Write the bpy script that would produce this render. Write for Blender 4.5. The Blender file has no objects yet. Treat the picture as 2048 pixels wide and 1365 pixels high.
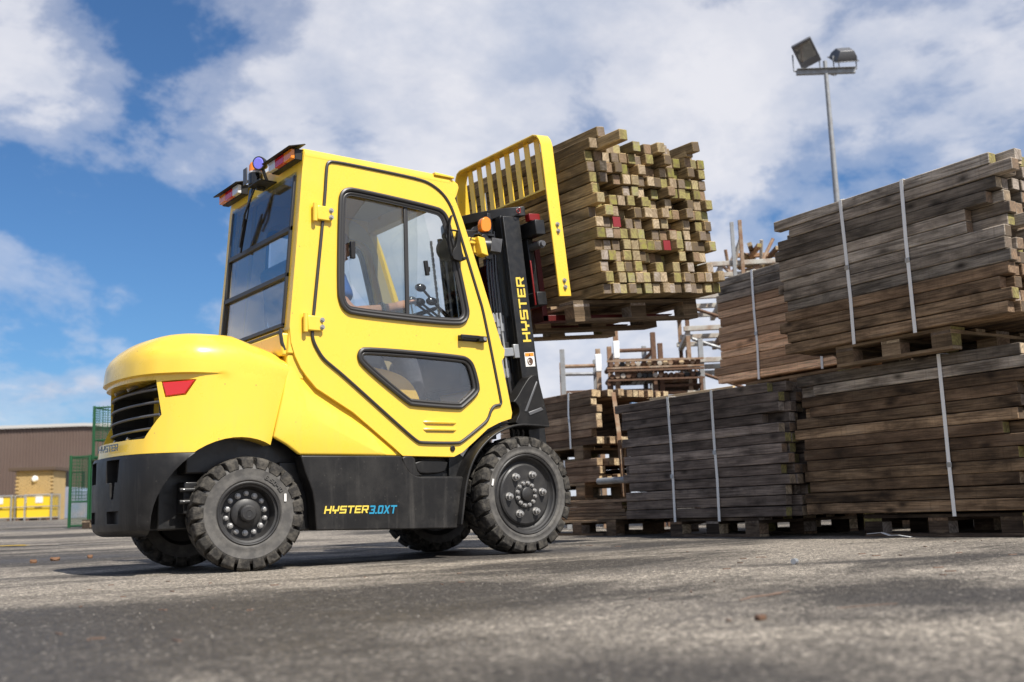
import bpy, bmesh, math, random
from mathutils import Matrix, Vector
random.seed(7)
S = bpy.context.scene
COL = S.collection
R = math.radians

# ------------------------------------------------------------------ camera
cam_d = bpy.data.cameras.new('camera'); cam = bpy.data.objects.new('camera', cam_d); COL.objects.link(cam)
_a = R(90 - 37.191); _p = R(9.1507); _g = R(2.0126)
_f = Vector((math.cos(_a), math.sin(_a), 0)); _r = Vector((math.sin(_a), -math.cos(_a), 0)); _u = Vector((0, 0, 1))
_F = _f*math.cos(_p) + _u*math.sin(_p); _U = -_f*math.sin(_p) + _u*math.cos(_p)
_R2 = _r*math.cos(_g) - _U*math.sin(_g); _U2 = _r*math.sin(_g) + _U*math.cos(_g)
mw = Matrix((( _R2.x, _U2.x, -_F.x, -2.2008), (_R2.y, _U2.y, -_F.y, -5.7097), (_R2.z, _U2.z, -_F.z, .2615), (0, 0, 0, 1)))
cam.matrix_world = mw
cam_d.sensor_width = 36; cam_d.lens = 2098.8/2048*36
cam_d.clip_start = .05; cam_d.clip_end = 3000
cam_d.dof.use_dof = True; cam_d.dof.focus_distance = 6.0; cam_d.dof.aperture_fstop = 2.6
S.camera = cam
try: S.cycles.transparent_max_bounces = 32
except Exception: pass

# ------------------------------------------------------------------ light
SUN = Vector((.05, -1, 0)).normalized()*math.cos(R(53)) + Vector((0, 0, math.sin(R(53))))
sl = bpy.data.lights.new('sun', 'SUN'); so = bpy.data.objects.new('sun', sl); COL.objects.link(so)
sl.energy = 5.0; sl.angle = R(.6); sl.color = (1, .955, .88)
so.rotation_euler = (-SUN).to_track_quat('-Z', 'Y').to_euler()

wd = bpy.data.worlds.new('World'); S.world = wd; wd.use_nodes = True
nt = wd.node_tree; N = nt.nodes; L = nt.links
for n in list(N): N.remove(n)
def nd(nt, t, **k):
    n = nt.nodes.new(t)
    for a, v in k.items():
        if a.startswith('i_'): n.inputs[a[2:].replace('_', ' ')].default_value = v
        else: setattr(n, a, v)
    return n
def mth(nt, op, a, b=None, clamp=False):
    n = nt.nodes.new('ShaderNodeMath'); n.operation = op; n.use_clamp = clamp
    for i, v in enumerate((a, b)):
        if v is None: continue
        if isinstance(v, (int, float)): n.inputs[i].default_value = v
        else: nt.links.new(v, n.inputs[i])
    return n.outputs[0]
def ramp(nt, fac, stops, interp='LINEAR'):
    n = nt.nodes.new('ShaderNodeValToRGB'); n.color_ramp.interpolation = interp
    e = n.color_ramp.elements
    while len(e) < len(stops): e.new(.5)
    for i, (p, c) in enumerate(stops):
        e[i].position = p; e[i].color = (c[0], c[1], c[2], 1) if isinstance(c, tuple) else (c, c, c, 1)
    nt.links.new(fac, n.inputs[0]); return n.outputs[0]
def mixc(nt, fac, a, b, mode='MIX'):
    n = nt.nodes.new('ShaderNodeMixRGB'); n.blend_type = mode
    for i, v in enumerate((fac, a, b)):
        if isinstance(v, (int, float)): n.inputs[i].default_value = v
        elif isinstance(v, tuple): n.inputs[i].default_value = (v[0], v[1], v[2], 1)
        else: nt.links.new(v, n.inputs[i])
    return n.outputs[0]
sky = nd(nt, 'ShaderNodeTexSky', sky_type='NISHITA', sun_disc=False, sun_elevation=R(53), sun_rotation=math.atan2(SUN.x, SUN.y))
sky.air_density = 1.0; sky.dust_density = .6; sky.ozone_density = 1.6
tc = nd(nt, 'ShaderNodeTexCoord'); sep = nd(nt, 'ShaderNodeSeparateXYZ'); L.new(tc.outputs['Generated'], sep.inputs[0])
zz = mth(nt, 'ADD', mth(nt, 'MAXIMUM', sep.outputs[2], 0.0), .36)
cx = mth(nt, 'DIVIDE', sep.outputs[0], zz); cy = mth(nt, 'DIVIDE', sep.outputs[1], zz)
cmb = nd(nt, 'ShaderNodeCombineXYZ'); L.new(cx, cmb.inputs[0]); L.new(cy, cmb.inputs[1])
mp = nd(nt, 'ShaderNodeMapping'); L.new(cmb.outputs[0], mp.inputs[0]); mp.inputs['Location'].default_value = (3.1, 1.7, 0.0)
n1 = nd(nt, 'ShaderNodeTexNoise', i_Scale=1.75, i_Detail=12.0, i_Roughness=.60, i_Distortion=.2); L.new(mp.outputs[0], n1.inputs['Vector'])
n2 = nd(nt, 'ShaderNodeTexNoise', i_Scale=3.6, i_Detail=9.0, i_Roughness=.62); L.new(mp.outputs[0], n2.inputs['Vector'])
# more cloud towards the middle and right of the view, clearer blue to the left (north)
hl = mth(nt, 'MAXIMUM', mth(nt, 'POWER', mth(nt, 'ADD', mth(nt, 'MULTIPLY', sep.outputs[0], sep.outputs[0]), mth(nt, 'MULTIPLY', sep.outputs[1], sep.outputs[1])), .5), .05)
dl = mth(nt, 'DIVIDE', mth(nt, 'ADD', mth(nt, 'MULTIPLY', sep.outputs[0], -.55), mth(nt, 'MULTIPLY', sep.outputs[1], .83)), hl)
bias = ramp(nt, dl, [(.0, .125), (.38, .185), (.53, .13), (.62, .055), (.72, .03)])
bias_n = bias.node
low = ramp(nt, sep.outputs[2], [(0.0, .15), (.07, .13), (.16, .04), (.26, 0.0)])
dens = mth(nt, 'ADD', mth(nt, 'ADD', mth(nt, 'SUBTRACT', n1.outputs[0], .045), bias), low)
cl = ramp(nt, dens, [(.46, 0.0), (.53, .38), (.60, .88), (.72, 1.0)], 'EASE')
shade = ramp(nt, n2.outputs[0], [(.34, (.62, .70, .84)), (.58, (1.03, 1.04, 1.06))])
skym = mixc(nt, 1.0, sky.outputs[0], (.40, .63, .86), 'MULTIPLY')
cloudc = mixc(nt, 1.0, shade, (6.1, 6.05, 6.3), 'MULTIPLY')
skyc = mixc(nt, mth(nt, 'MULTIPLY', cl, .95), skym, cloudc)
bg = nd(nt, 'ShaderNodeBackground', i_Strength=.10); L.new(skyc, bg.inputs[0])
wo = nd(nt, 'ShaderNodeOutputWorld'); L.new(bg.outputs[0], wo.inputs[0])

vs = S.view_settings
try: vs.view_transform = 'Standard'; vs.look = 'None'
except Exception: pass
vs.gamma = 1; vs.exposure = .42; vs.use_curve_mapping = False

# ------------------------------------------------------------------ materials
MAT = {}
def mat(name, col, rough=.5, metal=0., coat=0., bump=None, var=None, spec=None, emit=None, trans=None):
    """bump=(scale,strength,dist)  var=(scale, amount, second colour)"""
    m = bpy.data.materials.new(name); m.use_nodes = True; t = m.node_tree
    b = t.nodes['Principled BSDF']; b.inputs['Base Color'].default_value = (*col, 1)
    b.inputs['Roughness'].default_value = rough; b.inputs['Metallic'].default_value = metal
    b.inputs['Coat Weight'].default_value = coat; b.inputs['Coat Roughness'].default_value = .06
    if spec is not None: b.inputs['Specular IOR Level'].default_value = spec
    if emit: b.inputs['Emission Color'].default_value = (*emit[0], 1); b.inputs['Emission Strength'].default_value = emit[1]
    if trans: b.inputs['Transmission Weight'].default_value = trans
    co = t.nodes.new('ShaderNodeTexCoord')
    if var:
        n = nd(t, 'ShaderNodeTexNoise', i_Scale=var[0], i_Detail=6.0, i_Roughness=.65); t.links.new(co.outputs['Object'], n.inputs['Vector'])
        f = ramp(t, n.outputs[0], [(.42, 0.0), (.72, var[1])])
        t.links.new(mixc(t, f, col, var[2]), b.inputs['Base Color'])
        r2 = ramp(t, n.outputs[0], [(.35, max(0, rough-.08)), (.7, min(1, rough+.15))]); t.links.new(r2, b.inputs['Roughness'])
    if bump:
        n = nd(t, 'ShaderNodeTexNoise', i_Scale=bump[0], i_Detail=4.0); t.links.new(co.outputs['Object'], n.inputs['Vector'])
        bp = nd(t, 'ShaderNodeBump', i_Strength=bump[1], i_Distance=bump[2]); t.links.new(n.outputs[0], bp.inputs['Height']); t.links.new(bp.outputs[0], b.inputs['Normal'])
    MAT[name] = m; return m
def grimy(name, col, rough, coat, specks, dirt, streak, amount):
    m = mat(name, col, rough, 0, coat, bump=(220, .06, .002)); t = m.node_tree; b = t.nodes['Principled BSDF']
    co = nd(t, 'ShaderNodeTexCoord'); P = co.outputs['Object']
    mp = nd(t, 'ShaderNodeMapping'); mp.inputs['Scale'].default_value = (26, 26, 2.0); t.links.new(P, mp.inputs[0])
    st = nd(t, 'ShaderNodeTexNoise', i_Scale=1., i_Detail=5., i_Roughness=.6); t.links.new(mp.outputs[0], st.inputs['Vector'])
    n = nd(t, 'ShaderNodeTexNoise', i_Scale=5., i_Detail=8., i_Roughness=.7); t.links.new(P, n.inputs['Vector'])
    v = nd(t, 'ShaderNodeTexVoronoi', i_Scale=70.); t.links.new(P, v.inputs['Vector'])
    sv = nd(t, 'ShaderNodeSeparateColor'); t.links.new(v.outputs['Color'], sv.inputs[0])
    sp = mth(t, 'MULTIPLY', mth(t, 'GREATER_THAN', sv.outputs[0], 1-specks), mth(t, 'LESS_THAN', v.outputs['Distance'], .28))
    sep_ = nd(t, 'ShaderNodeSeparateXYZ'); t.links.new(P, sep_.inputs[0])
    low = ramp(t, sep_.outputs[2], [(.15, 1.0), (.9, .25)])
    f = mth(t, 'MULTIPLY', mth(t, 'ADD', mth(t, 'MULTIPLY', ramp(t, st.outputs[0], [(.52, 0.0), (.75, 1.0)]), streak), mth(t, 'MULTIPLY', ramp(t, n.outputs[0], [(.45, 0.0), (.75, 1.0)]), amount)), low, True)
    c = mixc(t, f, col, dirt); c = mixc(t, mth(t, 'MULTIPLY', sp, .7), c, tuple(x*.5 for x in dirt)); t.links.new(c, b.inputs['Base Color'])
    t.links.new(ramp(t, n.outputs[0], [(.3, max(.05, rough-.10)), (.7, rough+.16)]), b.inputs['Roughness'])
grimy('yellow_paint', (.86, .575, .055), .29, .45, .006, (.42, .32, .16), .22, .2)
mat('yellow_bright', (.80, .54, .03), .4)
grimy('black_plastic', (.010, .0092, .0088), .44, 0, .04, (.085, .078, .07), .40, .28)
MAT['black_plastic'].node_tree.nodes['Principled BSDF'].inputs['Specular IOR Level'].default_value = .4
mat('black_metal', (.011, .011, .0115), .42, 0, .08, var=(20, .5, (.03, .028, .026)))
mat('black_gloss', (.008, .008, .009), .18, 0, .6)
mat('seal_rubber', (.035, .033, .032), .42)
mat('rubber', (.024, .022, .020), .8, bump=(90, .6, .006), var=(30, .9, (.12, .108, .09)), spec=.3)
mat('sidewall', (.075, .071, .067), .62, bump=(140, .15, .002), var=(16, .9, (.16, .15, .135)), spec=.35)
mat('steel', (.40, .39, .375), .45, .75)
mat('rim_black', (.022, .021, .021), .5, bump=(80, .1, .002), var=(16, .5, (.045, .042, .038)))
mat('zinc', (.45, .46, .47), .42, .7, bump=(60, .2, .002))
mat('galvanised', (.30, .31, .32), .6, .3, var=(12, .7, (.20, .18, .16)))
mat('rust', (.22, .12, .065), .8, var=(9, .9, (.40, .33, .25)))
mat('rust_dark', (.10, .05, .03), .85, var=(22, .8, (.2, .12, .07)))
mat('white_paint', (.46, .44, .39), .65, var=(9, .9, (.25, .15, .09)))
mat('strap_white', (.88, .88, .86), .3)
mat('red_paint', (.20, .006, .006), .45, 0, .1)
mat('fork_red', (.09, .006, .005), .5)
mat('red_lens', (.60, .010, .012), .15, 0, .8)
mat('amber_lens', (.85, .24, .01), .15, 0, .8)
mat('clear_lens', (.65, .65, .66), .12, 0, .8)
mat('blue_lens', (.20, .20, .75), .08, 0, .8, emit=((.25, .25, 1), .25))
mat('skin', (.50, .25, .16), .5)
mat('shirt_blue', (.02, .10, .36), .8, bump=(70, .3, .004))
mat('hivis', (.40, .62, .03), .7)
mat('trousers', (.06, .063, .075), .85, bump=(35, .6, .01))
mat('orange_hat', (.75, .20, .02), .4)
mat('seat_black', (.02, .02, .02), .65)
mat('headliner', (.62, .50, .26), .8)
mat('mesh_green', (.012, .085, .028), .5)
mat('cladding', (.115, .078, .062), .5, var=(.25, .5, (.13, .092, .075)))
mat('roof_light', (.45, .44, .42), .6)
mat('brick_buff', (.46, .32, .14), .85, var=(3, .8, (.38, .27, .12)))
mat('mortar', (.36, .33, .28), .9)
mat('dark_wood', (.09, .06, .04), .8)
mat('bin_yellow', (.80, .54, .02), .5)
mat('blue_sheet', (.26, .31, .42), .35, var=(1.5, .8, (.40, .33, .33)))
mat('label_white', (.78, .76, .72), .5)
mat('label_orange', (.75, .27, .02), .5)
mat('logo_yellow', (.75, .56, .08), .5)
mat('logo_blue', (.02, .25, .42), .5)
mat('line_yellow', (.62, .40, .04), .7, var=(30, .8, (.2, .16, .1)))
mat('grey_metal', (.12, .12, .125), .45, .3)
mat('leaf_brown', (.16, .08, .04), .8)
mat('twig', (.17, .11, .08), .8)
mat('stone', (.34, .31, .27), .85)
mat('mirror', (.75, .75, .75), .03, 1)
mat('pale_timber', (.62, .48, .30), .75, bump=(30, .2, .01))
mat('blue_wrap', (.15, .25, .42), .5)

def glass(name, tint, refl, rough=.0):
    m = bpy.data.materials.new(name); m.use_nodes = True; t = m.node_tree
    for n in list(t.nodes): t.nodes.remove(n)
    tr = nd(t, 'ShaderNodeBsdfTransparent'); tr.inputs[0].default_value = (*tint, 1)
    gl = nd(t, 'ShaderNodeBsdfGlossy'); gl.inputs['Roughness'].default_value = rough
    lw = nd(t, 'ShaderNodeLayerWeight', i_Blend=.5); f = mth(t, 'ADD', mth(t, 'MULTIPLY', mth(t, 'POWER', lw.outputs['Facing'], 4.0), .9), refl+.03, True)
    mx = nd(t, 'ShaderNodeMixShader'); t.links.new(f, mx.inputs[0]); t.links.new(tr.outputs[0], mx.inputs[1]); t.links.new(gl.outputs[0], mx.inputs[2])
    o = nd(t, 'ShaderNodeOutputMaterial'); t.links.new(mx.outputs[0], o.inputs[0]); MAT[name] = m
glass('glass_clear', (.94, .96, .955), .02)
glass('glass_sliding', (.93, .94, .93), .07)
glass('glass_rear', (.95, .96, .96), .20)
glass('glass_rear_tint', (.74, .79, .87), .05)
glass('glass_lower', (.92, .92, .93), .10)

def wood(name, side_a, side_b, ends, dark=.5, moss=0., bumpd=.004, warm=None):
    m = bpy.data.materials.new(name); m.use_nodes = True; t = m.node_tree; b = t.nodes['Principled BSDF']
    b.inputs['Roughness'].default_value = .85; b.inputs['Specular IOR Level'].default_value = .25
    co = nd(t, 'ShaderNodeTexCoord'); oi = nd(t, 'ShaderNodeObjectInfo')
    off = nd(t, 'ShaderNodeVectorMath', operation='SCALE'); t.links.new(oi.outputs['Location'], off.inputs[0]); off.inputs['Scale'].default_value = 7.3
    ad = nd(t, 'ShaderNodeVectorMath', operation='ADD'); t.links.new(co.outputs['Object'], ad.inputs[0]); t.links.new(off.outputs[0], ad.inputs[1])
    def mapped(sc):
        mp = nd(t, 'ShaderNodeMapping'); mp.inputs['Scale'].default_value = sc; t.links.new(ad.outputs[0], mp.inputs[0]); return mp.outputs[0]
    g1 = nd(t, 'ShaderNodeTexNoise', i_Scale=1., i_Detail=8., i_Roughness=.7, i_Distortion=.6); t.links.new(mapped((75, 2.6, 75)), g1.inputs['Vector'])
    g2 = nd(t, 'ShaderNodeTexNoise', i_Scale=1., i_Detail=5., i_Roughness=.6, i_Distortion=.3); t.links.new(mapped((9, 3.2, 9)), g2.inputs['Vector'])
    saw = nd(t, 'ShaderNodeTexNoise', i_Scale=1., i_Detail=2.); t.links.new(mapped((3, 75, 3)), saw.inputs['Vector'])
    kn = nd(t, 'ShaderNodeTexVoronoi', i_Scale=1.); t.links.new(mapped((7, 3.6, 7)), kn.inputs['Vector'])
    base = mixc(t, oi.outputs['Random'], side_a, side_b)
    base = mixc(t, ramp(t, g1.outputs[0], [(.40, .75), (.58, 0.0)]), base, tuple(c*.28 for c in side_a))
    base = mixc(t, ramp(t, g2.outputs[0], [(.30, dark), (.58, 0.0)]), base, tuple(c*.20 for c in side_a))
    lt = mixc(t, .5, base, warm or (.34, .27, .19))
    base = mixc(t, ramp(t, g2.outputs[0], [(.56, 0.0), (.72, .55)]), base, lt)
    base = mixc(t, ramp(t, saw.outputs[0], [(.55, 0.0), (.75, .28)]), base, tuple(c*.35 for c in side_a))
    knot = ramp(t, kn.outputs['Distance'], [(.05, .95), (.11, .6), (.22, 0.0)])
    base = mixc(t, knot, base, tuple(c*.18 for c in side_a))
    vr = ramp(t, mth(t, 'FRACT', mth(t, 'MULTIPLY', oi.outputs['Random'], 31.7)), [(0.0, .60), (.5, 1.0), (1.0, 1.6)])
    base = mixc(t, 1.0, base, vr, 'MULTIPLY')
    # end grain, on faces that look along the length
    sn = nd(t, 'ShaderNodeSeparateXYZ'); t.links.new(co.outputs['Normal'], sn.inputs[0])
    isend = mth(t, 'GREATER_THAN', mth(t, 'ABSOLUTE', sn.outputs[1]), .8)
    wv = nd(t, 'ShaderNodeTexWave', wave_type='RINGS', rings_direction='Y', i_Scale=14., i_Distortion=3., i_Detail=3.); wv.inputs['Detail Scale'].default_value = 1.2
    wo_ = nd(t, 'ShaderNodeMapping'); t.links.new(co.outputs['Object'], wo_.inputs[0])
    rv = nd(t, 'ShaderNodeCombineXYZ'); t.links.new(mth(t, 'MULTIPLY', mth(t, 'SUBTRACT', oi.outputs['Random'], .5), .16), rv.inputs[0]); rv.inputs[2].default_value = .05
    t.links.new(rv.outputs[0], wo_.inputs['Location']); t.links.new(wo_.outputs[0], wv.inputs['Vector'])
    rnd2 = mth(t, 'FRACT', mth(t, 'MULTIPLY', oi.outputs['Random'], 17.13))
    ec = ramp(t, rnd2, [(i/len(ends), c) for i, c in enumerate(ends)], 'CONSTANT')
    e2 = mixc(t, mth(t, 'MULTIPLY', wv.outputs[0], .30), ec, tuple(c*.3 for c in side_a))
    gn = nd(t, 'ShaderNodeTexNoise', i_Scale=1., i_Detail=4.); t.links.new(mapped((28, 28, 28)), gn.inputs['Vector'])
    e2 = mixc(t, ramp(t, gn.outputs[0], [(.40, .5), (.58, 0.0)]), e2, tuple(c*.4 for c in side_a))
    base = mixc(t, isend, base, e2)
    if moss:
        rnd3 = mth(t, 'FRACT', mth(t, 'MULTIPLY', oi.outputs['Random'], 5.77))
        mf = mth(t, 'MULTIPLY', ramp(t, rnd3, [(.62, 0.0), (.9, 1.0)]), ramp(t, gn.outputs[0], [(.38, 0.2), (.62, moss)]))
        base = mixc(t, mth(t, 'MULTIPLY', mf, mth(t, 'ADD', mth(t, 'MULTIPLY', isend, .8), .2)), base, (.27, .26, .045))
    t.links.new(base, b.inputs['Base Color'])
    bp = nd(t, 'ShaderNodeBump', i_Strength=.5, i_Distance=bumpd); t.links.new(g1.outputs[0], bp.inputs['Height']); t.links.new(bp.outputs[0], b.inputs['Normal'])
    MAT[name] = m
ENDS = [(.36, .275, .185), (.20, .155, .12), (.50, .39, .26), (.12, .088, .06), (.38, .32, .27), (.27, .18, .115), (.31, .27, .10)]
wood('wood_load', (.36, .255, .13), (.48, .35, .18), ENDS, .85, .75, warm=(.55, .38, .15))
wood('wood_grey', (.28, .225, .172), (.54, .47, .385), ENDS, .85, .0)
wood('wood_brown', (.185, .118, .072), (.43, .29, .17), ENDS, .95, .0)
wood('wood_dark', (.20, .158, .132), (.38, .31, .26), ENDS, .85, 0.)
wood('wood_shaded', (.075, .052, .036), (.12, .085, .06), ENDS, .8, 0.)  # pallet wood with the shade under the stacks put into its colour
wood('wood_fresh', (.68, .40, .23), (.80, .53, .33), ENDS, .3, .0)
wood('wood_pallet', (.25, .17, .10), (.34, .25, .16), ENDS, .5, .0)
wood('wood_rear', (.22, .135, .085), (.36, .25, .16), [(.62, .46, .27), (.50, .36, .22), (.68, .54, .34), (.42, .30, .18)], .6, 0.)
m = MAT['wood_redend'] = bpy.data.materials.new('wood_redend'); m.use_nodes = True
m.node_tree.nodes['Principled BSDF'].inputs['Base Color'].default_value = (.22, .012, .018, 1); m.node_tree.nodes['Principled BSDF'].inputs['Roughness'].default_value = .7

def asphalt():
    m = bpy.data.materials.new('asphalt'); m.use_nodes = True; t = m.node_tree; b = t.nodes['Principled BSDF']
    co = nd(t, 'ShaderNodeTexCoord'); P = co.outputs['Object']
    def noise(sc, det=4., rough=.6, vec=P, dist=0.):
        n = nd(t, 'ShaderNodeTexNoise', i_Scale=sc, i_Detail=det, i_Roughness=rough, i_Distortion=dist); t.links.new(vec, n.inputs['Vector']); return n.outputs[0]
    v1 = nd(t, 'ShaderNodeTexVoronoi', i_Scale=150.); t.links.new(P, v1.inputs['Vector'])
    v2 = nd(t, 'ShaderNodeTexVoronoi', i_Scale=62.); t.links.new(P, v2.inputs['Vector'])
    sv = nd(t, 'ShaderNodeSeparateColor'); t.links.new(v1.outputs['Color'], sv.inputs[0])
    sv2 = nd(t, 'ShaderNodeSeparateColor'); t.links.new(v2.outputs['Color'], sv2.inputs[0])
    st = ramp(t, sv.outputs[0], [(0, (.045, .040, .036)), (.5, (.085, .077, .068)), (.85, (.14, .127, .112)), (.97, (.34, .31, .27))])
    mp = nd(t, 'ShaderNodeMapping'); mp.inputs['Rotation'].default_value = (0, 0, R(38)); mp.inputs['Scale'].default_value = (.55, 1.25, 1); t.links.new(P, mp.inputs[0])
    big = noise(.55, 6., .66, mp.outputs[0], .5)
    def blot(x, y, rx, ry, rot, soft=.5):
        q = nd(t, 'ShaderNodeMapping', vector_type='TEXTURE'); q.inputs['Location'].default_value = (x, y, 0); q.inputs['Rotation'].default_value = (0, 0, R(rot)); q.inputs['Scale'].default_value = (rx, ry, 1)
        t.links.new(P, q.inputs[0]); ln = nd(t, 'ShaderNodeVectorMath', operation='LENGTH'); t.links.new(q.outputs[0], ln.inputs[0])
        dd = mth(t, 'ADD', ln.outputs['Value'], mth(t, 'MULTIPLY', mth(t, 'SUBTRACT', noise(2.2, 6., .68), .5), 1.5))
        return ramp(t, dd, [(1-soft, 1.0), (1.0, 0.0)])
    dust = ramp(t, big, [(.44, 0.0), (.55, 1.0)])
    wet = mth(t, 'MAXIMUM', mth(t, 'MAXIMUM', blot(-2.0, -3.2, 2.1, 1.35, 38, .5), blot(-1.25, -4.5, 1.25, .75, -37, .7)), mth(t, 'MAXIMUM', blot(.55, -4.25, .75, .30, -30, .6), mth(t, 'MAXIMUM', blot(1.9, -3.15, 1.3, .16, -30, .6), blot(-1.6, 3.3, 4.5, 1.6, 10, .7))))
    dust = mth(t, 'MULTIPLY', dust, mth(t, 'SUBTRACT', 1.0, mth(t, 'MULTIPLY', wet, .9)))
    base = mixc(t, mth(t, 'ADD', mth(t, 'MULTIPLY', dust, .85), .06), (.050, .043, .037), (.30, .262, .215))
    g1 = ramp(t, sv.outputs[0], [(0, .30), (.35, .70), (.7, 1.05), (.92, 1.5), (1.0, 2.6)])
    g2 = ramp(t, sv2.outputs[0], [(0, .62), (.5, .95), (.9, 1.25), (1.0, 1.8)])
    c = mixc(t, 1.0, base, g1, 'MULTIPLY'); c = mixc(t, 1.0, c, g2, 'MULTIPLY')
    mott = ramp(t, noise(42, 6., .8), [(.34, .50), (.50, 1.0), (.68, 1.3)])
    c = mixc(t, 1.0, c, mott, 'MULTIPLY')
    damp = mth(t, 'MAXIMUM', mth(t, 'MULTIPLY', wet, .7), ramp(t, noise(.42, 4., .6, mp.outputs[0], .3), [(.40, .9), (.47, 0.0)]))
    c = mixc(t, mth(t, 'MULTIPLY', damp, .45), c, (.040, .036, .033))
    peb = mth(t, 'MULTIPLY', mth(t, 'GREATER_THAN', sv2.outputs[1], .97), mth(t, 'LESS_THAN', v2.outputs['Distance'], .35))
    c = mixc(t, mth(t, 'MULTIPLY', peb, .7), c, (.50, .45, .38))
    t.links.new(c, b.inputs['Base Color'])
    rr = ramp(t, damp, [(0, .9), (1, .55)]); t.links.new(rr, b.inputs['Roughness'])
    b.inputs['Specular IOR Level'].default_value = .4
    h = mth(t, 'ADD', mth(t, 'MULTIPLY', v1.outputs['Distance'], -.6), mth(t, 'MULTIPLY', v2.outputs['Distance'], -.7))
    h = mth(t, 'ADD', h, mth(t, 'MULTIPLY', noise(45, 5), .8))
    bp = nd(t, 'ShaderNodeBump', i_Strength=1.0, i_Distance=.009); t.links.new(h, bp.inputs['Height']); t.links.new(bp.outputs[0], b.inputs['Normal'])
    MAT['asphalt'] = m
asphalt()

# ------------------------------------------------------------------ mesh helpers
class MB:
    def __init__(s): s.bm = bmesh.new()
    def box(s, x0, x1, y0, y1, z0, z1, M=None):
        vs_ = [s.bm.verts.new((x, y, z)) for x in (x0, x1) for y in (y0, y1) for z in (z0, z1)]
        for f in ((0, 1, 3, 2), (4, 6, 7, 5), (0, 4, 5, 1), (2, 3, 7, 6), (0, 2, 6, 4), (1, 5, 7, 3)): s.bm.faces.new([vs_[i] for i in f])
        if M: bmesh.ops.transform(s.bm, matrix=M, verts=vs_)
        return s
    def prism(s, pts, axis, a, b, holes=(), M=None):
        def P(p, v):
            l = [p[0], p[1]]; l.insert(axis, v); return l
        fr, bk, ed = [], [], []
        for loop in [pts, *holes]:
            f = [s.bm.verts.new(P(p, a)) for p in loop]; g = [s.bm.verts.new(P(p, b)) for p in loop]
            fr.append(f); bk.append(g); n = len(f)
            for i in range(n): s.bm.faces.new((f[i], f[(i+1) % n], g[(i+1) % n], g[i]))
        for grp in (fr, bk):
            if holes or len(pts) > 4:
                es = []
                for l in grp:
                    for i in range(len(l)): es.append(s.bm.edges.get((l[i], l[(i+1) % len(l)])))
                bmesh.ops.triangle_fill(s.bm, use_beauty=True, edges=es)
            else: s.bm.faces.new(grp[0])
        if M: bmesh.ops.transform(s.bm, matrix=M, verts=[v for g in fr+bk for v in g])
        return s
    def tube(s, path, r, n=8, closed=False, M=None, flat=1.):
        path = [Vector(p) for p in path]; m = len(path); rings = []; up = None
        for i, p in enumerate(path):
            a = path[(i-1) % m] if (closed or i > 0) else p; b = path[(i+1) % m] if (closed or i < m-1) else p
            d = (b-a).normalized()
            if up is None: up = Vector((0, 0, 1)) if abs(d.z) < .9 else Vector((1, 0, 0))
            x = d.cross(up).normalized(); u2 = x.cross(d).normalized(); up = u2
            rr = r[i] if isinstance(r, (list, tuple)) else r
            rings.append([s.bm.verts.new(p + (x*math.cos(2*math.pi*k/n)*flat + u2*math.sin(2*math.pi*k/n))*rr) for k in range(n)])
        for i in range(m if closed else m-1):
            a, b = rings[i], rings[(i+1) % m]
            sh = 0
            if closed and i == m-1:
                sh = min(range(n), key=lambda q: (a[0].co-b[q].co).length)
            for k in range(n): s.bm.faces.new((a[k], a[(k+1) % n], b[(k+1+sh) % n], b[(k+sh) % n]))
        if not closed:
            s.bm.faces.new(rings[0][::-1]); s.bm.faces.new(rings[-1])
        if M: bmesh.ops.transform(s.bm, matrix=M, verts=[v for q in rings for v in q])
        return s
    def ribbon(s, path, nrm_axis, w0, w1, thick, M=None):
        """flat strip: path in the plane normal to nrm_axis, running w0..w1 along that axis"""
        n = len(path); rows = []
        for i, p in enumerate(path):
            a = path[max(0, i-1)]; b = path[min(n-1, i+1)]
            dx, dz = b[0]-a[0], b[1]-a[1]; l = math.hypot(dx, dz) or 1; nx, nz = -dz/l*thick, dx/l*thick
            r = []
            for q, w in (((p[0], p[1]), w0), ((p[0], p[1]), w1), ((p[0]+nx, p[1]+nz), w1), ((p[0]+nx, p[1]+nz), w0)):
                c = [q[0], q[1]]; c.insert(nrm_axis, w); r.append(s.bm.verts.new(c))
            rows.append(r)
        for i in range(n-1):
            for k in range(4): s.bm.faces.new((rows[i][k], rows[i][(k+1) % 4], rows[i+1][(k+1) % 4], rows[i+1][k]))
        s.bm.faces.new(rows[0]); s.bm.faces.new(rows[-1][::-1])
        if M: bmesh.ops.transform(s.bm, matrix=M, verts=[v for q in rows for v in q])
        return s
    def lathe(s, prof, n=48, M=None, close=False):
        """profile of (radius, y) turned about Y"""
        rings = []
        for r, y in prof:
            if r < 1e-5: rings.append([s.bm.verts.new((0, y, 0))])
            else: rings.append([s.bm.verts.new((r*math.cos(2*math.pi*k/n), y, r*math.sin(2*math.pi*k/n))) for k in range(n)])
        pr = list(zip(rings, rings[1:]))
        if close: pr.append((rings[-1], rings[0]))
        for a, b in pr:
            for k in range(n):
                k2 = (k+1) % n
                if len(a) == 1 and len(b) == 1: continue
                if len(a) == 1: s.bm.faces.new((a[0], b[k2], b[k]))
                elif len(b) == 1: s.bm.faces.new((a[k], a[k2], b[0]))
                else: s.bm.faces.new((a[k], a[k2], b[k2], b[k]))
        if M: bmesh.ops.transform(s.bm, matrix=M, verts=[v for q in rings for v in q])
        return s
    def loft(s, rows, cap0=True, cap1=True, closed=True):
        R_ = [[s.bm.verts.new(p) for p in r] for r in rows]; n = len(R_[0])
        for a, b in zip(R_, R_[1:]):
            for k in range(n if closed else n-1): s.bm.faces.new((a[k], a[(k+1) % n], b[(k+1) % n], b[k]))
        if cap0: s.bm.faces.new(R_[0][::-1])
        if cap1: s.bm.faces.new(R_[-1])
        return s
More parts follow.
